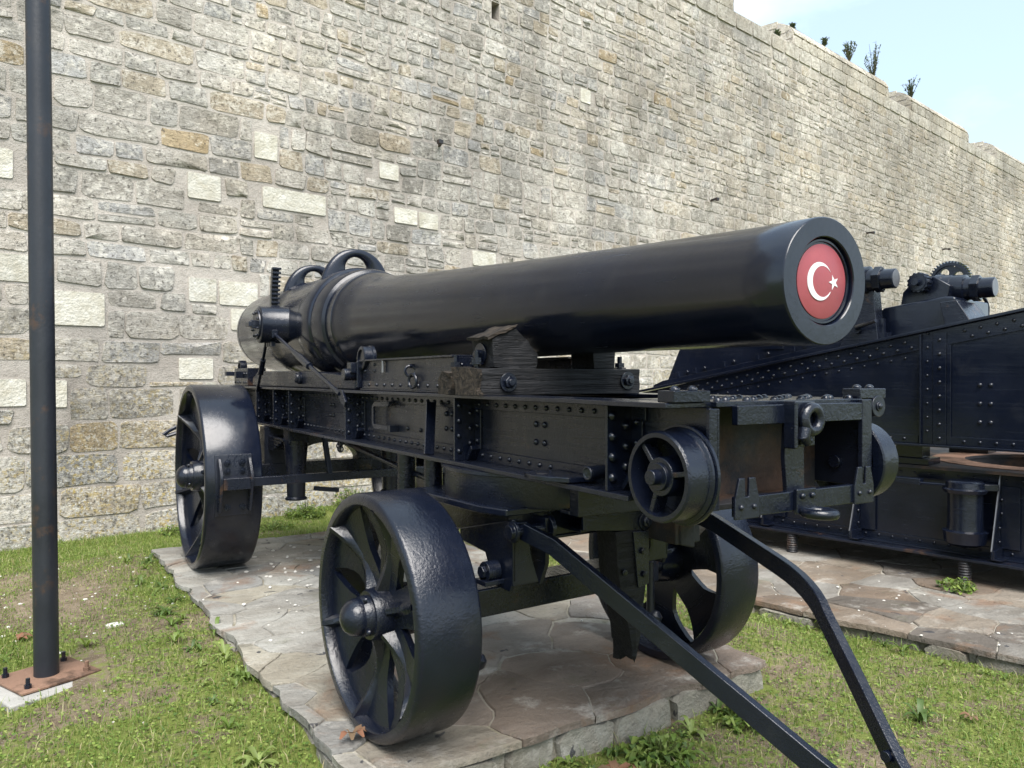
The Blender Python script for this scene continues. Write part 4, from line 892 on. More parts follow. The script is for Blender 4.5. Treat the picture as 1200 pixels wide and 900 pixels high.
for x, z in ((.155, .87), (.165, .77), (.06, .79)): cb_('post_bolt', 'black_gloss', lambda m: m.bolt((XC + x, 2.482 if x > .1 else 2.494, z), (0, -1, 0), .015, .010, .004, False), .001, po)
cp('rusty_socket', 'black_rusty', lambda m: (m.box(XC + .26, XC + .40, 2.42, 2.60, .90, 1.10), m.prism([(XC + .28, 2.41, .90), (XC + .36, 2.41, .88), (XC + .36, 2.41, 1.10), (XC + .28, 2.41, 1.10)], (0, .02, 0))), .008)
cp('cross_channel', 'black_worn', lambda m: (m.box(XC - .33, XC + .33, 2.30, 2.36, 1.09, ZB - .018), m.box(XC - .33, XC + .33, 2.36, 2.42, 1.09, 1.105)), .004)

# drawbar: two flat arms meeting at a ring
cp('drawbar_arm', 'black_gloss', lambda m: m.bar([(XC - .39, 2.585, 1.0), (XC - .33, 2.46, .955), (XC - .08, 1.50, .475), (XC - .03, 1.33, .39), (XC - .012, 1.20, .36)], .032, .068), .004)
def arm2(m):
    pts = [(XC + .365, 2.46, 1.03), (XC + .36, 2.30, 1.005), (XC + .315, 1.90, .90)]
    p0, p1, p2 = Vector((XC + .315, 1.93, .908)), Vector((XC + .30, 1.775, .865)), Vector((XC + .26, 1.70, .79))
    for t in np.linspace(0, 1, 7): pts.append(tuple(p0 * (1 - t) ** 2 + p1 * 2 * t * (1 - t) + p2 * t * t))
    pts.pop(2); pts += [(XC + .15, 1.50, .655), (XC + .05, 1.30, .50), (XC + .012, 1.20, .43)]; m.bar(pts, .032, .068)
a2 = cp('drawbar_arm', 'black_gloss', arm2, .004)
cp('drawbar_ring', 'black_gloss', lambda m: m.ring((XC + .045, 1.215, .485), (1, .3, .2), .036, .010, 28, 10), 0, a2)
cp('arm_pin', 'black_gloss', lambda m: m.cyl((XC + .03, 1.33, .525), (XC + .10, 1.33, .525), .016, n=14), .002, a2)

# rear running gear ------------------------------------------------------------------------------
cp('rear_axle', 'black_worn', lambda m: (m.box(XC - .62, XC + .62, 6.20, 6.36, .79, .93), m.cyl((XC - .98, 6.28, .86), (XC + .98, 6.28, .86), .05, n=20)), .008)
def arch(m):
    pts = [(XC - .50, 6.2, ZB - .018), (XC - .50, 6.2, .93)]
    pts += [(XC - .26, 6.2, .93)] + [(XC + .0 - .27 * math.cos(R(a)), 6.2, .93 + .15 * math.sin(R(a))) for a in range(10, 180, 14)] + [(XC + .26, 6.2, .93), (XC + .50, 6.2, .93), (XC + .50, 6.2, ZB - .018)]
    m.prism(pts, (0, .14, 0))
cp('arched_bolster', 'black_worn', arch, 0, smooth=30)
for sg in (-1, 1):
    def spr(m):
        for k in range(5): m.box(gx(sg, .36), gx(sg, .47), 6.28 - .50 + k * .07, 6.28 + .50 - k * .07, 1.13 - k * .022, 1.149 - k * .022)
        m.box(gx(sg, .35), gx(sg, .48), 6.24, 6.32, .90, ZB - .017)
    cp('leaf_spring', 'black_worn', spr, .003)
    js = cp('jack_leg', 'black_worn', lambda m: m.prism([(gx(sg, d), y, ZB - .017) for d, y in ((.30, 5.70), (.45, 5.70), (.45, 5.84), (.30, 5.84))], (0, 0, -.10)), .006)
    m = MB(); m.lathe([(.70, .078), (.712, .080), (.724, .066), (.95, .072), (1.14, .090)], (gx(sg, .375), 5.77, 0), (0, 0, 1), 28); m.build('jack_tube', 'black_worn', js)
    SP = ((5.585, 1.05), (5.56, 1.05), (5.48, .94), (5.48, .88), (5.55, .68), (5.62, .68), (5.588, .86))
    sh = cp('brake_shoe', 'black_worn', lambda m: (m.prism([(gx(sg, .745), y, z) for y, z in SP], (sg * .02, 0, 0)), m.prism([(gx(sg, .945), y, z) for y, z in SP], (sg * .02, 0, 0)),
         m.bar([(gx(sg, .855), 5.622, 1.07), (gx(sg, .855), 5.593, .95), (gx(sg, .855), 5.583, .86), (gx(sg, .855), 5.593, .75), (gx(sg, .855), 5.622, .65)], .25, .018, up=(0, 1, 0)), m.box(gx(sg, .765), gx(sg, .945), 5.485, 5.59, .84, .92)), .004)
    cp('shoe_bolts', 'black_gloss', lambda m: [m.bolt((gx(sg, x), 5.578 + (.0 if z > .8 else .012), z), (0, -1, .1), .014, .010, .006) for x in (.80, .90) for z in (1.02, .96, .71)], 0, sh)
cp('brake_beam', 'black_worn', lambda m: (m.box(XC - .95, XC + .95, 5.50, 5.55, .855, .915)), .004)
cp('brake_lever', 'black_worn', lambda m: (m.bar([(XC - .20, 5.52, .90), (XC - .22, 5.60, 1.20)], .03, .05, up=(0, 1, 0)), m.bar([(XC - .30, 5.57, .80), (XC - .12, 5.57, .775)], .04, .03)), .003)
cp('tie_rod', 'black_worn', lambda m: m.tube([(XC - .36, 4.9, 1.21), (XC - .30, 3.95, 1.10), (XC - .30, 3.6, 1.08)], .016, 10), 0)
cp('safety_chain', 'black_worn', lambda m: [m.ring((XC - .44 + .01 * k, 4.62 + .02 * k, 1.205 - .022 * k if k < 3 else 1.16 + .02 * (k - 3)), (1, k % 2, 0), .018, .005, 14, 6) for k in range(6)], 0)

# ---------------------------------------------------------------- the second, riveted gun mount
mt = empty('gun_mount', (5.757, 3.127, .10), R(10.2), off=(0, 0, .10)); tag(mt, 'large black riveted gun mount with sloping slide girder, right of the barrel', 'gun mount')
def mp2(name, mat, f, bevel=.003, parent=mt, **k):
    m = MB(); f(m); return m.build(name, mat, parent, bevel, **k)
Ys, Ye = -2.2, 2.5
bw = mp2('base_wall', 'black_satin', lambda m: (m.box(.20, .216, Ys, Ye, .29, .90), m.box(1.9, 1.916, Ys, Ye, .29, .90), m.box(.216, 1.9, Ye - .016, Ye, .29, .90)))
mp2('foot_plate', 'black_worn', lambda m: m.box(-.02, 2.1, Ys, Ye + .05, .270, .290))
mp2('base_angle', 'black_satin', lambda m: (m.box(.188, .20, Ys, Ye, .29, .36), m.box(.188, .20, Ys, Ye, .82, .899), m.box(.10, .188, Ys, Ye, .2905, .302)), .002, bw)
rv = MB()
for y in np.arange(Ys + .05, Ye, .105): rv.rivet((.188, y, .332), (-1, 0, 0), .012); rv.rivet((.188, y + .04, .862), (-1, 0, 0), .011)
GU = (2.1, 1.62, .83, -.19, -1.1)
for y in GU:
    for z in (.42, .52, .62, .72): rv.rivet((.186, y - .08, z), (-1, 0, 0), .012); rv.rivet((.12 if z < .55 else .165, y - .0085, z), (0, -1, 0), .011)
rv.build('rivets', 'black_gloss', bw)['kind'] = 'stuff'
for y in GU:
    g_ = mp2('gusset', 'black_satin', lambda m: (m.prism([(.186, y, .89), (.186, y, .303), (.0, y, .303), (.0, y, .37)], (0, .012, 0)), m.box(.176, .187, y - .12, y - .001, .365, .815)), .002)
    mp2('gusset_lit_edge', 'bare_steel_lit_edge', lambda m: m.bar([(.182, y + .006, .896), (-.004, y + .006, .365)], .020, .007, up=(0, 1, 0)), .001, g_)  # paler strip: bright light along the sloping edge put into its colour
    mp2('gusset_angle', 'black_satin', lambda m: (m.box(.0, .175, y - .012, y - .0005, .303, .37), m.box(0, .175, y - .06, y - .012, .303, .312)), .002, g_)
# top plate with its round well
def topplate(m):
    c = (1.15, -.28); r_ = .62; x0, x1, y0, y1 = .12, 2.0, Ys, Ye; vv = []; K = 72
    for zz in (.903, .925):
        for k in range(K):
            a = 2 * math.pi * k / K; vv.append((c[0] + r_ * math.cos(a), c[1] + r_ * math.sin(a), zz))
        for k in range(K):
            a = 2 * math.pi * k / K; dx, dy = math.cos(a), math.sin(a)
            t = min(((x1 if dx > 0 else x0) - c[0]) / dx if abs(dx) > 1e-6 else 9e9, ((y1 if dy > 0 else y0) - c[1]) / dy if abs(dy) > 1e-6 else 9e9); vv.append((c[0] + dx * t, c[1] + dy * t, zz))
    ff = []
    for k in range(K):
        j = (k + 1) % K; ff += [(k, K + k, K + j, j), (2 * K + k, 2 * K + j, 3 * K + j, 3 * K + k), (k, j, 2 * K + j, 2 * K + k), (K + k, 3 * K + k, 3 * K + j, K + j)]
    m.add(vv, ff)
tpl = mp2('base_top_plate', 'black_rusty', topplate, .0, smooth=30)
mp2('pivot_well', 'black_rusty', lambda m: m.lathe([(.45, .001), (.45, .628), (.902, .628), (.902, .64), (.44, .64)], (1.15, -.28, 0), (0, 0, 1), 64), 0, tpl)
mp2('pivot_flange', 'rust', lambda m: m.lathe([(.926, .62), (.931, .62), (.931, .86), (.926, .86)], (1.15, -.28, 0), (0, 0, 1), 72, closed=True), 0, tpl)
for y in (2.2, .46, -1.5):
    mp2('bearing_block', 'black_satin', lambda m: (m.box(.16, .40, y - .16, y + .16, .926, .975), m.box(.20, .36, y - .10, y + .10, .976, 1.083)), .004)
    mp2('bearing_block', 'black_satin', lambda m: (m.box(1.5, 1.72, y - .16, y + .16, .926, .975), m.box(1.5, 1.66, y - .10, y + .10, .976, 1.083)), .004)
# clamp cylinder with its lever, and the levelling screws
cl = mp2('clamp_cylinder', 'black_gloss', lambda m: m.lathe([(.37, .05), (.38, .10), (.40, .135), (.47, .145), (.485, .15), (.495, .12), (.55, .115), (.76, .115), (.765, .14), (.79, .15), (.80, .13), (.84, .125), (.85, .11), (.852, .07)], (.035, .0, 0), (0, 0, 1), 40), 0)
mp2('clamp_lever', 'black_gloss', lambda m: (m.prism([(.035 + .13 * math.cos(R(a)), .13 * math.sin(R(a)), .80) for a in range(-100, 101, 20)] + [(.00, .42, .80), (-.06, .42, .80)][::1], (0, 0, .02)), m.box(-.06, .02, .28, .46, .795, .845), m.prism([(.035, -.13, .785), (.10, -.20, .785), (.16, -.18, .785), (.15, -.05, .785), (.06, .0, .785)], (0, 0, .05))), .006, cl)
for y in (.0, -1.8, 1.35):
    m = MB(); m.lathe([(z, .047 if k % 2 else .041) for k, z in enumerate(np.linspace(.105, .27, 18))], (.03, y, 0), (0, 0, 1), 20); sc_ = m.build('levelling_screw', 'black_rusty', mt)
    mp2('screw_pad', 'concrete', lambda m: m.lathe([(.092, .075), (.104, .07)], (.03, y, 0), (0, 0, 1), 20), 0, sc_)
# sloping slide girders
ZS = lambda y: 1.453 + (2.993 - y) * .181
for x0, near in ((.05, True), (1.40, False)):
    sgm = mp2('slide_girder', 'black_satin', lambda m: m.prism([(x0, y, z) for y, z in ((3.0, 1.102), (Ys, 1.102), (Ys, ZS(Ys)), (3.0, ZS(3.0)))], (.014, 0, 0)), .002)
    mp2('girder_top_flange', 'black_satin', lambda m: m.prism([(x0 - .05, y, z) for y, z in ((3.02, ZS(3.0) + .001), (Ys, ZS(Ys) + .001), (Ys, ZS(Ys) + .022), (3.02, ZS(3.0) + .022))], (.17, 0, 0)), .003, sgm)
    mp2('girder_bottom_flange', 'black_satin', lambda m: m.box(x0 - .06, x0 + .12, Ys, 3.0, 1.084, 1.101), .003, sgm)
    if not near: continue
    mp2('edge_angle', 'black_satin', lambda m: (m.prism([(x0 - .010, y, z) for y, z in ((3.0, ZS(3.0) - .002), (Ys, ZS(Ys) - .002), (Ys, ZS(Ys) - .125), (3.0, ZS(3.0) - .125))], (.009, 0, 0)), m.box(x0 - .010, x0 - .001, Ys, .13, 1.102, 1.165), m.box(x0 - .010, x0 - .001, .33, 3.0, 1.102, 1.165)), .0015, sgm)
    mp2('joint_strip', 'black_satin', lambda m: (m.box(x0 - .045, x0 - .0105, .300, .312, 1.103, ZS(.3) - .01), m.box(x0 - .020, x0 - .0105, .225, .300, 1.103, ZS(.3) - .02), m.box(x0 - .024, x0 - .0105, .130, .222, 1.103, ZS(.2) - .02), m.box(x0 - .016, x0 - .0105, .100, .129, 1.103, ZS(.1) - .13)), .002, sgm)
    rv = MB()
    for k, y in enumerate(np.arange(2.95, Ys, -.105)):
        if not .08 < y < .35:
            rv.rivet((x0 - .010, y, ZS(y) - .045), (-1, 0, 0), .014)
            if y - .05 > .36 or y < .05: rv.rivet((x0 - .010, y - .05, ZS(y - .05) - .095), (-1, 0, 0), .014)
            if y > .4: rv.rivet((x0, y, ZS(y) - .165), (-1, 0, 0), .011)
            rv.rivet((x0 - .010, y, 1.134), (-1, 0, 0), .013)
    for z in np.arange(1.15, 1.9, .105): rv.rivet((x0 - .024, .175, z), (-1, 0, 0), .014); rv.rivet((x0 - .020, .262, z + .05), (-1, 0, 0), .010)
    for y in (-.09, -.02 - .14): 
        for z in (1.28, 1.415, 1.55): rv.rivet((x0, y, z), (-1, 0, 0), .017)
    for y in (1.55, 1.66): rv.rivet((x0, y, 1.60), (-1, 0, 0), .013)
    rv.build('rivets', 'black_gloss', sgm)['kind'] = 'stuff'
mp2('girder_tie', 'black_satin', lambda m: (m.box(.064, 1.40, 2.6, 2.62, 1.12, ZS(2.6) - .01), m.box(.064, 1.40, Ys + .02, Ys + .04, 1.12, ZS(Ys) - .02)))
# low sliding carriage on the girder
rl = mp2('slide_rail', 'black_satin', lambda m: m.prism([(.12, y, z) for y, z in ((2.92, ZS(2.92) + .024), (.62, ZS(.62) + .024), (.62, ZS(.62) + .085), (2.80, ZS(2.80) + .085), (2.92, ZS(2.92) + .06))], (.14, 0, 0)))
sc2 = mp2('slide_side_plate', 'black_satin', lambda m: m.prism([(.15, y, ZS(y) + d) for y, d in ((2.76, .084), (.64, .084), (.64, .20), (1.9, .27), (2.2, .30), (2.3, .34), (2.62, .36))], (.05, 0, 0)), .004)
for y in (2.62, 2.42, 2.1, 1.75, 1.4, 1.05):
    mp2('side_rib', 'black_satin', lambda m: m.prism([(.148, yy, ZS(yy) + d) for yy, d in ((y + .02, .086), (y - .02, .086), (y - .015, .14), (y + .015, .14))], (-.03, 0, 0)), .002, sc2)
    mp2('side_bolt', 'black_gloss', lambda m: m.bolt((.149, y - .1, ZS(y - .1) + .12), (-1, 0, 0), .016, .012, .006), 0, sc2)
mp2('cross_bar', 'black_satin', lambda m: m.box(.14, 1.4, 1.5, 1.7, ZS(1.5) + .13, ZS(1.5) + .25), .006)
# cradle block, buffer cylinders, gears, handwheel
ckb = mp2('cradle_block', 'black_satin', lambda m: m.prism([(.30, y, z) for y, z in ((.80, ZS(.8) + .024), (.16, ZS(.16) + .024), (.16, 2.225), (.24, 2.235), (.70, 2.175), (.80, 2.10))], (.75, 0, 0)), .02)
mp2('block_bracket', 'black_worn', lambda m: m.prism([(.20, y, z) for y, z in ((.12, 2.19), (.02, 2.02), (.20, 1.99), (.24, 2.18))], (.45, 0, 0)), .006, ckb)
mp2('block_bracket', 'black_worn', lambda m: (m.prism([(.10, y, z) for y, z in ((.98, ZS(.98) + .024), (.66, ZS(.66) + .024), (.70, 2.30), (.80, 2.30))], (.14, 0, 0))), .006, ckb)
mp2('locking_handle', 'black_gloss', lambda m: (m.tube([(.09, .82, 2.0), (.04, .80, 2.01), (-.02, .66, 2.04), (-.03, .62, 2.05)], [.022, .022, .016, .018], 10), m.lathe([(0, .04), (.03, .04)], (.06, .82, 2.0), (1, 0, 0), 16)), 0, ckb)
def buffer(x, y, z, ln):
    b = mp2('buffer_cylinder', 'black_gloss', lambda m: m.lathe([(0, .070), (.006, .078), (.15, .080), (.155, .088), (.20, .092), (.205, .112), (.30, .115), (.305, .120), (.36, .120), (.37, .128), (ln, .128)], (x, y, z), (0, 1, .02), 36), 0)
    mp2('buffer_nut', 'black_gloss', lambda m: m.lathe([(.10, .105), (.16, .105)], (x, y, z), (0, 1, .02), 6), .004, b)
    mp2('end_face', 'bare_steel_lit_edge', lambda m: m.lathe([(-.002, .068), (.004, .068)], (x, y, z), (0, 1, .02), 28), 0, b)
buffer(.60, -.02, 2.305, .42); buffer(.12, .53, 2.385, .55)
def gear(name, c, R_, n_, w, hole):                      # axis along local x
    m = MB(); K = n_ * 4; pts = []; ri = R_ * .76
    P = lambda r, a, d: (c[0] + d, c[1] - r * math.cos(a), c[2] + r * math.sin(a))
    for k in range(n_):
        for f, rr in ((-.3, .90), (-.17, 1), (.17, 1), (.3, .90)): pts.append((R_ * rr, 2 * math.pi * (k + f) / n_))
    vv = [P(r, a, 0) for r, a in pts] + [P(ri, a, 0) for r, a in pts] + [P(r, a, w) for r, a in pts] + [P(ri, a, w) for r, a in pts]; ff = []
    for i in range(K):
        j = (i + 1) % K; ff += [(i, j, K + j, K + i), (2 * K + i, 3 * K + i, 3 * K + j, 2 * K + j), (i, 2 * K + i, 2 * K + j, j), (K + i, K + j, 3 * K + j, 3 * K + i)]
    m.add(vv, ff)
    if hole:                                                # web pierced by round holes
        nh = 4; hr = R_ * .20; hc = R_ * .47
        for k in range(nh):
            a0 = 2 * math.pi * k / nh + .5; N = 24; ang_ = [2 * math.pi * i / N for i in range(N)]
            hole_ = [(hc * math.cos(a0) + hr * math.cos(t), hc * math.sin(a0) + hr * math.sin(t)) for t in ang_]; outr = []
            for t in ang_:                                    # project onto the sector r in [.16R, .78R], +-45 degrees
                dx, dy = math.cos(t), math.sin(t); L_ = hr
                while L_ < R_ * 1.2:
                    x, y = hc * math.cos(a0) + dx * L_, hc * math.sin(a0) + dy * L_; rr = math.hypot(x, y); da = (math.atan2(y, x) - a0 + math.pi) % (2 * math.pi) - math.pi
                    if rr > R_ * .78 or rr < R_ * .10 or abs(da) > math.pi / nh: break
                    L_ += R_ * .01
                outr.append((x, y))
            for d0 in (w * .3, w * .7):
                m.add([(c[0] + d0, c[1] - x, c[2] + y) for x, y in hole_ + outr], [(i, (i + 1) % N, N + (i + 1) % N, N + i) for i in range(N)])
            m.add([(c[0] + d0, c[1] - x, c[2] + y) for d0 in (w * .3, w * .7) for x, y in hole_], [(i, (i + 1) % N, N + (i + 1) % N, N + i) for i in range(N)])
        m.lathe([(-.012, R_ * .20), (w + .012, R_ * .20)], c, (1, 0, 0), 20)
    else: m.lathe([(-.01, R_ * .80), (w + .01, R_ * .80)], c, (1, 0, 0), 24)
    return m.build(name, 'black_satin', mt, 0, smooth=30)
gear('toothed_gear', (.74, .36, 2.40), .165, 40, .045, True)
gear('pinion', (.30, .44, 2.36), .080, 13, .10, False)
mp2('gear_shaft', 'black_satin', lambda m: m.cyl((.24, .44, 2.36), (.90, .44, 2.36), .028, n=16), 0)
mp2('gear_shaft', 'black_satin', lambda m: m.cyl((.68, .36, 2.40), (.92, .36, 2.40), .032, n=16), 0)
mp2('gear_bracket', 'black_satin', lambda m: m.prism([(.42, y, z) for y, z in ((.62, 2.18), (.26, 2.22), (.24, 2.33), (.36, 2.41), (.50, 2.41), (.60, 2.30))], (.22, 0, 0)), .01)
hw_ = mp2('handwheel', 'black_gloss', lambda m: m.ring((1.02, .22, 2.17), (.25, 1, 0), .115, .014, 36, 10), 0)
mp2('handwheel_spokes', 'black_gloss', lambda m: [m.tube([(1.02, .22, 2.17), (1.02 + .11 * math.cos(R(a)), .22 - .027 * math.cos(R(a)), 2.17 + .11 * math.sin(R(a)))], .009, 8) for a in (30, 150, 270)], 0, hw_)

# ---------------------------------------------------------------- plants and litter
def px(x, y, z=0):
    D = x * FW[0] + y * FW[1]; X = x * RT[0] + y * RT[1]
    return (600 + X / D * 914, 443 - (z - 1.6) / D * 914, D) if D > .3 else (-9e3, 0, 0)
def ok_ground(x, y, mg=0.):
    u, v, D = px(x, y)
    if not (-60 < u < 1260 and v < 960 and D > .5 and D < 14): return False
    if inside((x, y), P1) or inside((x, y), P2): return False
    return wall_d(x, y) > .02 and not (abs(x - .04) < .3 and abs(y - 4.59) < .3)
cand = np.column_stack([rng.uniform(-5.5, 6.5, 900000), rng.uniform(.9, 10.5, 900000)])
Dn = cand @ np.array(FW); Xn = cand @ np.array(RT); un = 600 + Xn / np.maximum(Dn, .1) * 914; vn = 443 + 1.6 / np.maximum(Dn, .1) * 914
sel = (Dn > .8) & (un > -50) & (un < 1250) & (vn < 950) & (rng.uniform(0, 1, len(Dn)) < np.clip(7. / Dn, .3, 1.)); cand = cand[sel]
PALG = np.array([(.10, .155, .030), (.135, .19, .042), (.18, .235, .060), (.23, .265, .085), (.075, .125, .030), (.38, .34, .20), (.29, .24, .14)])
PW = np.array([.18, .24, .22, .13, .09, .10, .04])
gv = []; gf = []; gt = []; cvv = []; cff = []; ctt = []
for (x, y) in cand:
    if inside((x, y), P1) or inside((x, y), P2) or wall_d(x, y) < .02: continue
    if abs(x - .04) < .27 and abs(y - 4.59) < .26: continue
    c = cover(x, y); r0 = random.random()
    if r0 > .10 + c * .95: continue
    z = ground_z(x, y); tuft = nse(x * 4, y * 4, 11); edge = 0
    col_ = PALG[rng.choice(7, p=PW)] * (.85 + .3 * random.random())
    if random.random() < .42:                                     # tiny round ground-cover leaf
        col_ = PALG[random.randrange(5)] * (.8 + .3 * random.random())
        s = random.uniform(.004, .010); a = random.uniform(0, 6.28); ca, sa = math.cos(a) * s, math.sin(a) * s; h = random.uniform(.004, .022); t1 = random.uniform(-.5, .5) * s
        b = len(cvv); cvv += [(x - ca, y - sa, z + h), (x + sa * .8, y - ca * .8, z + h + t1), (x + ca, y + sa, z + h + s * .3), (x - sa * .8, y + ca * .8, z + h - t1)]; cff.append((b, b + 1, b + 2, b + 3)); ctt += [col_ * (1.0, 1.05, .9)] * 4
    else:
        h = random.choice((random.uniform(.012, .03), random.uniform(.012, .035), random.uniform(.025, .065))) * (1 + .9 * max(0, tuft)) * (.6 + .5 * c); w = random.uniform(.0012, .0026); a = random.uniform(0, 6.28); ln = random.uniform(.15, .9) * h; ca, sa = math.cos(a), math.sin(a); q = random.uniform(0, 6.28)
        wx, wy = -math.sin(q) * w, math.cos(q) * w; b = len(gv)
        gv += [(x - wx, y - wy, z - .004), (x + wx, y + wy, z - .004), (x + wx * .8 + ca * ln * .35, y + wy * .8 + sa * ln * .35, z + h * .62), (x - wx * .8 + ca * ln * .35, y - wy * .8 + sa * ln * .35, z + h * .62), (x + ca * ln, y + sa * ln, z + h)]
        gf += [(b, b + 1, b + 2, b + 3), (b + 3, b + 2, b + 4)]; gt += [col_] * 5
def raw(name, v, f, t, mat):
    m = MB(); m.v = v; m.f = f; m.tint = [tuple(q) for q in t]; return m.build(name, mat, smooth=0)
o = raw('grass', gv, gf, gt, 'grass_blade'); tag(o, 'short patchy turf grass around the stone plinths', 'grass', kind='stuff')
o = raw('clover', cvv, cff, ctt, 'grass_blade'); tag(o, 'tiny round ground-cover leaves in the turf', 'ground cover', kind='stuff')

def leaf_strip(m, p, az_, ln, w, lift, droop, t, n_=4):
    d = Vector((math.cos(az_), math.sin(az_), 0)); sdv = Vector((-d.y, d.x, 0)); vv = []
    for i in range(n_ + 1):
        f = i / n_; c = Vector(p) + d * ln * f + Vector((0, 0, lift * ln * math.sin(f * 2.2) - droop * ln * f * f)); ww = w * (.25 + 1.1 * math.sin(math.pi * min(.96, f * .85 + .12)))
        vv += [c - sdv * ww + Vector((0, 0, ww * .35)), c, c + sdv * ww + Vector((0, 0, ww * .35))]
    m.add(vv, [(i * 3 + j, i * 3 + j + 1, i * 3 + 4 + j, i * 3 + 3 + j) for i in range(n_) for j in range(2)], t)
wm = MB(); spots = []
def edge_spots(a, b, n_, off_):
    for _ in range(n_):
        t = random.random(); d = Vector((b[0] - a[0], b[1] - a[1])).normalized(); q = random.uniform(.01, off_); spots.append((a[0] + (b[0] - a[0]) * t + d.y * q, a[1] + (b[1] - a[1]) * t - d.x * q))
edge_spots(P1[0], P1[1], 28, .22); edge_spots(P1[3], P1[0], 34, .25); edge_spots((4.13, 3.62), (4.66, 1.5), 0, .1); edge_spots((4.66, 1.5), (4.13, 3.62), 0, .1)
for _ in range(16): t = random.random(); spots.append((4.13 + .53 * t - random.uniform(.02, .2), 3.62 - 2.12 * t))
for _ in range(110):
    x, y = random.uniform(-3.2, 4.6), random.uniform(1.3, 6.5)
    if ok_ground(x, y) and nse(x * 1.3, y * 1.3, 21) > -.05: spots.append((x, y))
for (x, y) in spots:
    if not ok_ground(x, y): continue
    z = ground_z(x, y); k = random.randint(5, 10); s = random.uniform(.5, 1.15); base = PALG[random.choice((0, 1, 2, 4))]
    for i in range(k): leaf_strip(wm, (x, y, z), 6.28 * i / k + random.uniform(-.4, .4), s * random.uniform(.05, .10), s * random.uniform(.006, .011), random.uniform(.2, .9), random.uniform(.0, .35), tuple(base * random.uniform(.75, 1.15) * (1, .98, 1.15)))
o = wm.build('broadleaf_weeds', 'leaf', smooth=60); tag(o, 'low broad-leaved weeds in the turf and along the plinth edges', 'weeds', kind='stuff')

# leafy weed clumps at the foot of the wall and at the plinth front
def clump(name, p, n_, hgt, rad, lab, cat, grp=None):
    m = MB()
    for i in range(n_):
        a = random.uniform(0, 6.28); r = rad * math.sqrt(random.random()); hh = hgt * random.uniform(.2, 1) * (1 - .5 * r / rad); q = (p[0] + r * math.cos(a), p[1] + r * math.sin(a), p[2] + hh * random.uniform(.1, 1))
        base = PALG[random.choice((0, 1, 2, 4))]; leaf_strip(m, q, random.uniform(0, 6.28), random.uniform(.02, .05), random.uniform(.006, .013), random.uniform(-.2, .8), random.uniform(0, .5), tuple(base * random.uniform(.7, 1.2)), 2)
    for i in range(max(6, n_ // 12)):
        a = random.uniform(0, 6.28); r = rad * .7 * random.random(); m.tube([(p[0] + r * .3 * math.cos(a), p[1] + r * .3 * math.sin(a), p[2] - .01), (p[0] + r * math.cos(a), p[1] + r * math.sin(a), p[2] + hgt * random.uniform(.4, .9))], .002, 4); m.tint += [(.10, .12, .04)] * (len(m.v) - len(m.tint))
    o = m.build(name, 'leaf', loc=p, smooth=60); tag(o, lab, cat, grp)
def wpt(s, d, z=0): return (WALL_O.x + s * math.cos(WALL_A) + d * math.sin(WALL_A), WALL_O.y + s * math.sin(WALL_A) - d * math.cos(WALL_A), z)
gz = lambda p: (p[0], p[1], ground_z(p[0], p[1]))
clump('weed_clump', gz(wpt(3.05, .2)), 520, .22, .24, 'leafy weed clump at the wall foot seen between the two near wheels', 'weed', 'weed clumps at the wall foot')
clump('weed_clump', gz(wpt(3.7, .14)), 380, .30, .24, 'taller leafy weed against the wall just left of the front wheel top', 'weed', 'weed clumps at the wall foot')
clump('weed_clump', gz(wpt(2.4, .7)), 260, .10, .25, 'low weed tuft on the grass behind the rear wheel', 'weed', 'weed clumps at the wall foot')
clump('weed_clump', gz(wpt(1.55, .25)), 200, .12, .2, 'small weed tuft at the wall foot left of the rear wheel', 'weed', 'weed clumps at the wall foot')
clump('weed_clump', gz((2.22, 2.46)), 200, .12, .13, 'leafy weed clump against the plinth front under the drawbar', 'weed')
clump('weed_clump', gz((2.78, 2.50)), 160, .13, .12, 'weed clump at the front right corner of the gun plinth', 'weed')
clump('weed_clump', gz((1.75, 2.42)), 220, .07, .22, 'low clover patch at the plinth front beside the near wheel', 'weed')
clump('weed_clump', (5.55, 3.06, .1), 120, .12, .12, 'small grassy tuft in the paving beside the levelling screw', 'weed')
# dry leaves
def dry(p, s, az_, lab, n_=5):
    m = MB(); c = (p[0], p[1], p[2] + .012)
    for i in range(n_): leaf_strip(m, c, az_ + (i - (n_ - 1) / 2) * .62, s * random.uniform(.8, 1.1), s * .16, .45, .15, (.15 * random.uniform(.8, 1.2), .082, .048), 3)
    leaf_strip(m, c, az_ + 3.1, s * .8, s * .03, .25, .1, (.13, .08, .045), 2)
    o = m.build('dry_leaf', 'dry_leaf', loc=p, smooth=60); tag(o, lab, 'leaf', 'dry leaves on the ground')
dry((-.09, 5.01 + .35, ground_z(-.09, 5.36)), .07, .4, 'curled brown leaf on the grass right of the steel pole')
dry((1.98, 2.44, ground_z(1.98, 2.44)), .085, 1.2, 'crumpled reddish brown leaf at the plinth front under the near drawbar arm', 7)
dry((2.06, 2.40, ground_z(2.06, 2.40)), .06, 2.6, 'small brown leaf touching the crumpled leaf at the plinth front')
dry((1.06, 2.95, .176), .08, 5.0, 'rust-brown leaf stuck beside the bottom of the near front wheel')
dry((3.72, 1.98, ground_z(3.72, 1.98)), .05, 3.0, 'pale brown leaf on the grass near the right plinth edge')
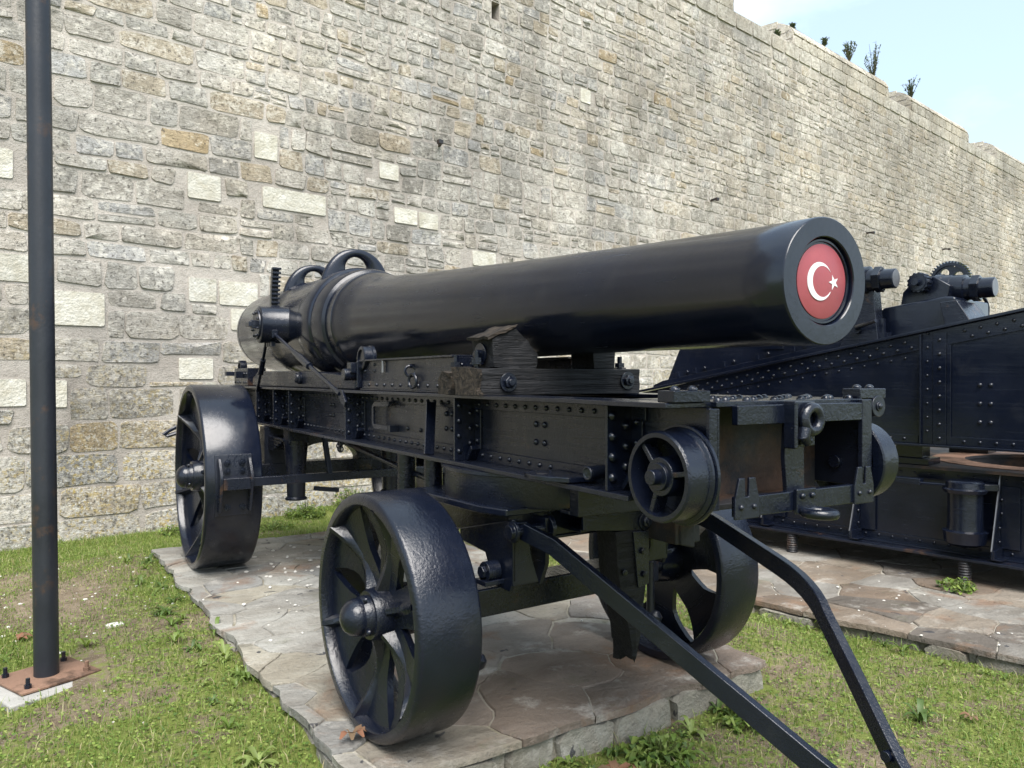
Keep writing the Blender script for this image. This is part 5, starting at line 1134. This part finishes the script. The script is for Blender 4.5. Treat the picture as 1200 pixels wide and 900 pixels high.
# flat stone on the grass, small pebbles on ground and paving
m = MB(); m.v, m.f = [], []; c = (.40, 5.25)
pts = [(c[0] + .055 * math.cos(a) * (1.2 if k % 2 else .9), c[1] + .035 * math.sin(a) * (1.1 if k % 3 else .85)) for k, a in enumerate(np.linspace(0, 5.6, 8))]
m.prism([(x, y, ground_z(*c) - .01) for x, y in pts], (0, 0, .022)); o = m.build('flat_stone', 'pebble', loc=(c[0], c[1], ground_z(*c)), bevel=.006); tag(o, 'flat pale stone lying on the bare earth left of the plinth', 'stone')
pb = MB(); D8 = [(0, 0, 1)] + [(math.cos(R(72 * k)) * .9, math.sin(R(72 * k)) * .9, .35) for k in range(5)] + [(math.cos(R(72 * k + 36)) * .8, math.sin(R(72 * k + 36)) * .8, -.4) for k in range(5)]
F8 = [(0, 1 + k, 1 + (k + 1) % 5) for k in range(5)] + [(1 + k, 6 + k, 1 + (k + 1) % 5) for k in range(5)] + [(1 + (k + 1) % 5, 6 + k, 6 + (k + 1) % 5) for k in range(5)]
for k in range(420):
    if k < 110: x, y = random.gauss(1.75, .45), random.gauss(5.6, .7); z = .174; s = random.choice((.005, .007, .01, .016)); 
    elif k < 140: x, y = random.uniform(4.3, 5.4), random.uniform(2.3, 4.4); z = .104; s = random.choice((.004, .006, .01))
    else: x, y = random.gauss(-.1, .9), random.gauss(5.8, .9); z = ground_z(x, y) + .002; s = random.choice((.004, .006, .008, .014))
    if k < 110 and not inside((x, y), P1): continue
    if 110 <= k < 140 and not inside((x, y), P2): continue
    if k >= 140 and (inside((x, y), P1) or wall_d(x, y) < .05): continue
    sx, sy = s * random.uniform(.7, 1.4), s * random.uniform(.7, 1.4); pb.add([(x + a * sx, y + b * sy, z + c_ * s * .6) for a, b, c_ in D8], F8)
o = pb.build('pebbles', 'pebble', smooth=50); tag(o, 'scattered small white pebbles on the paving and bare earth', 'pebbles', kind='stuff')
# plants rooted on top of the wall
for s, z, h, lab in ((15.3, 9.50, .12, 'thin grassy plant at the near end of the rounded merlon'), (16.8, 9.56, .17, 'smallest dark plant on the first rounded merlon'), (18.1, 9.58, .50, 'upright bushy plant on the first rounded merlon'),
                     (19.5, 9.5, .85, 'tallest twiggy plant at the far end of the first rounded merlon'), (21.9, 9.55, .55, 'lone bushy plant on the second rounded merlon'), (14.3, 8.97, .16, 'small tuft in the first open embrasure')):
    p = wpt(s, -.28 if z > 9 else -.1, z); m = MB()
    for i in range(15):
        a = random.uniform(0, 6.28); sp = random.uniform(.1, .9) * h * .5; tip = Vector((p[0] + sp * math.cos(a), p[1] + sp * math.sin(a), p[2] + h * random.uniform(.5, 1))); b0 = Vector((p[0], p[1], p[2] - .05))
        m.tube([b0, b0.lerp(tip, .5) + Vector((0, 0, .04)), tip], [.010, .007, .003], 4); m.tint += [(.10, .085, .05)] * (len(m.v) - len(m.tint))
        for j in range(13):
            f = random.uniform(.15, 1); q = b0.lerp(tip, f); leaf_strip(m, q, random.uniform(0, 6.28), random.uniform(.04, .08), random.uniform(.008, .014), random.uniform(.3, 1.4), 0, (.085 * random.uniform(.7, 1.2), .10, .07), 2)
    o = m.build('wall_plant', 'leaf', loc=p, smooth=60); tag(o, lab, 'plant', 'plants on top of the wall')
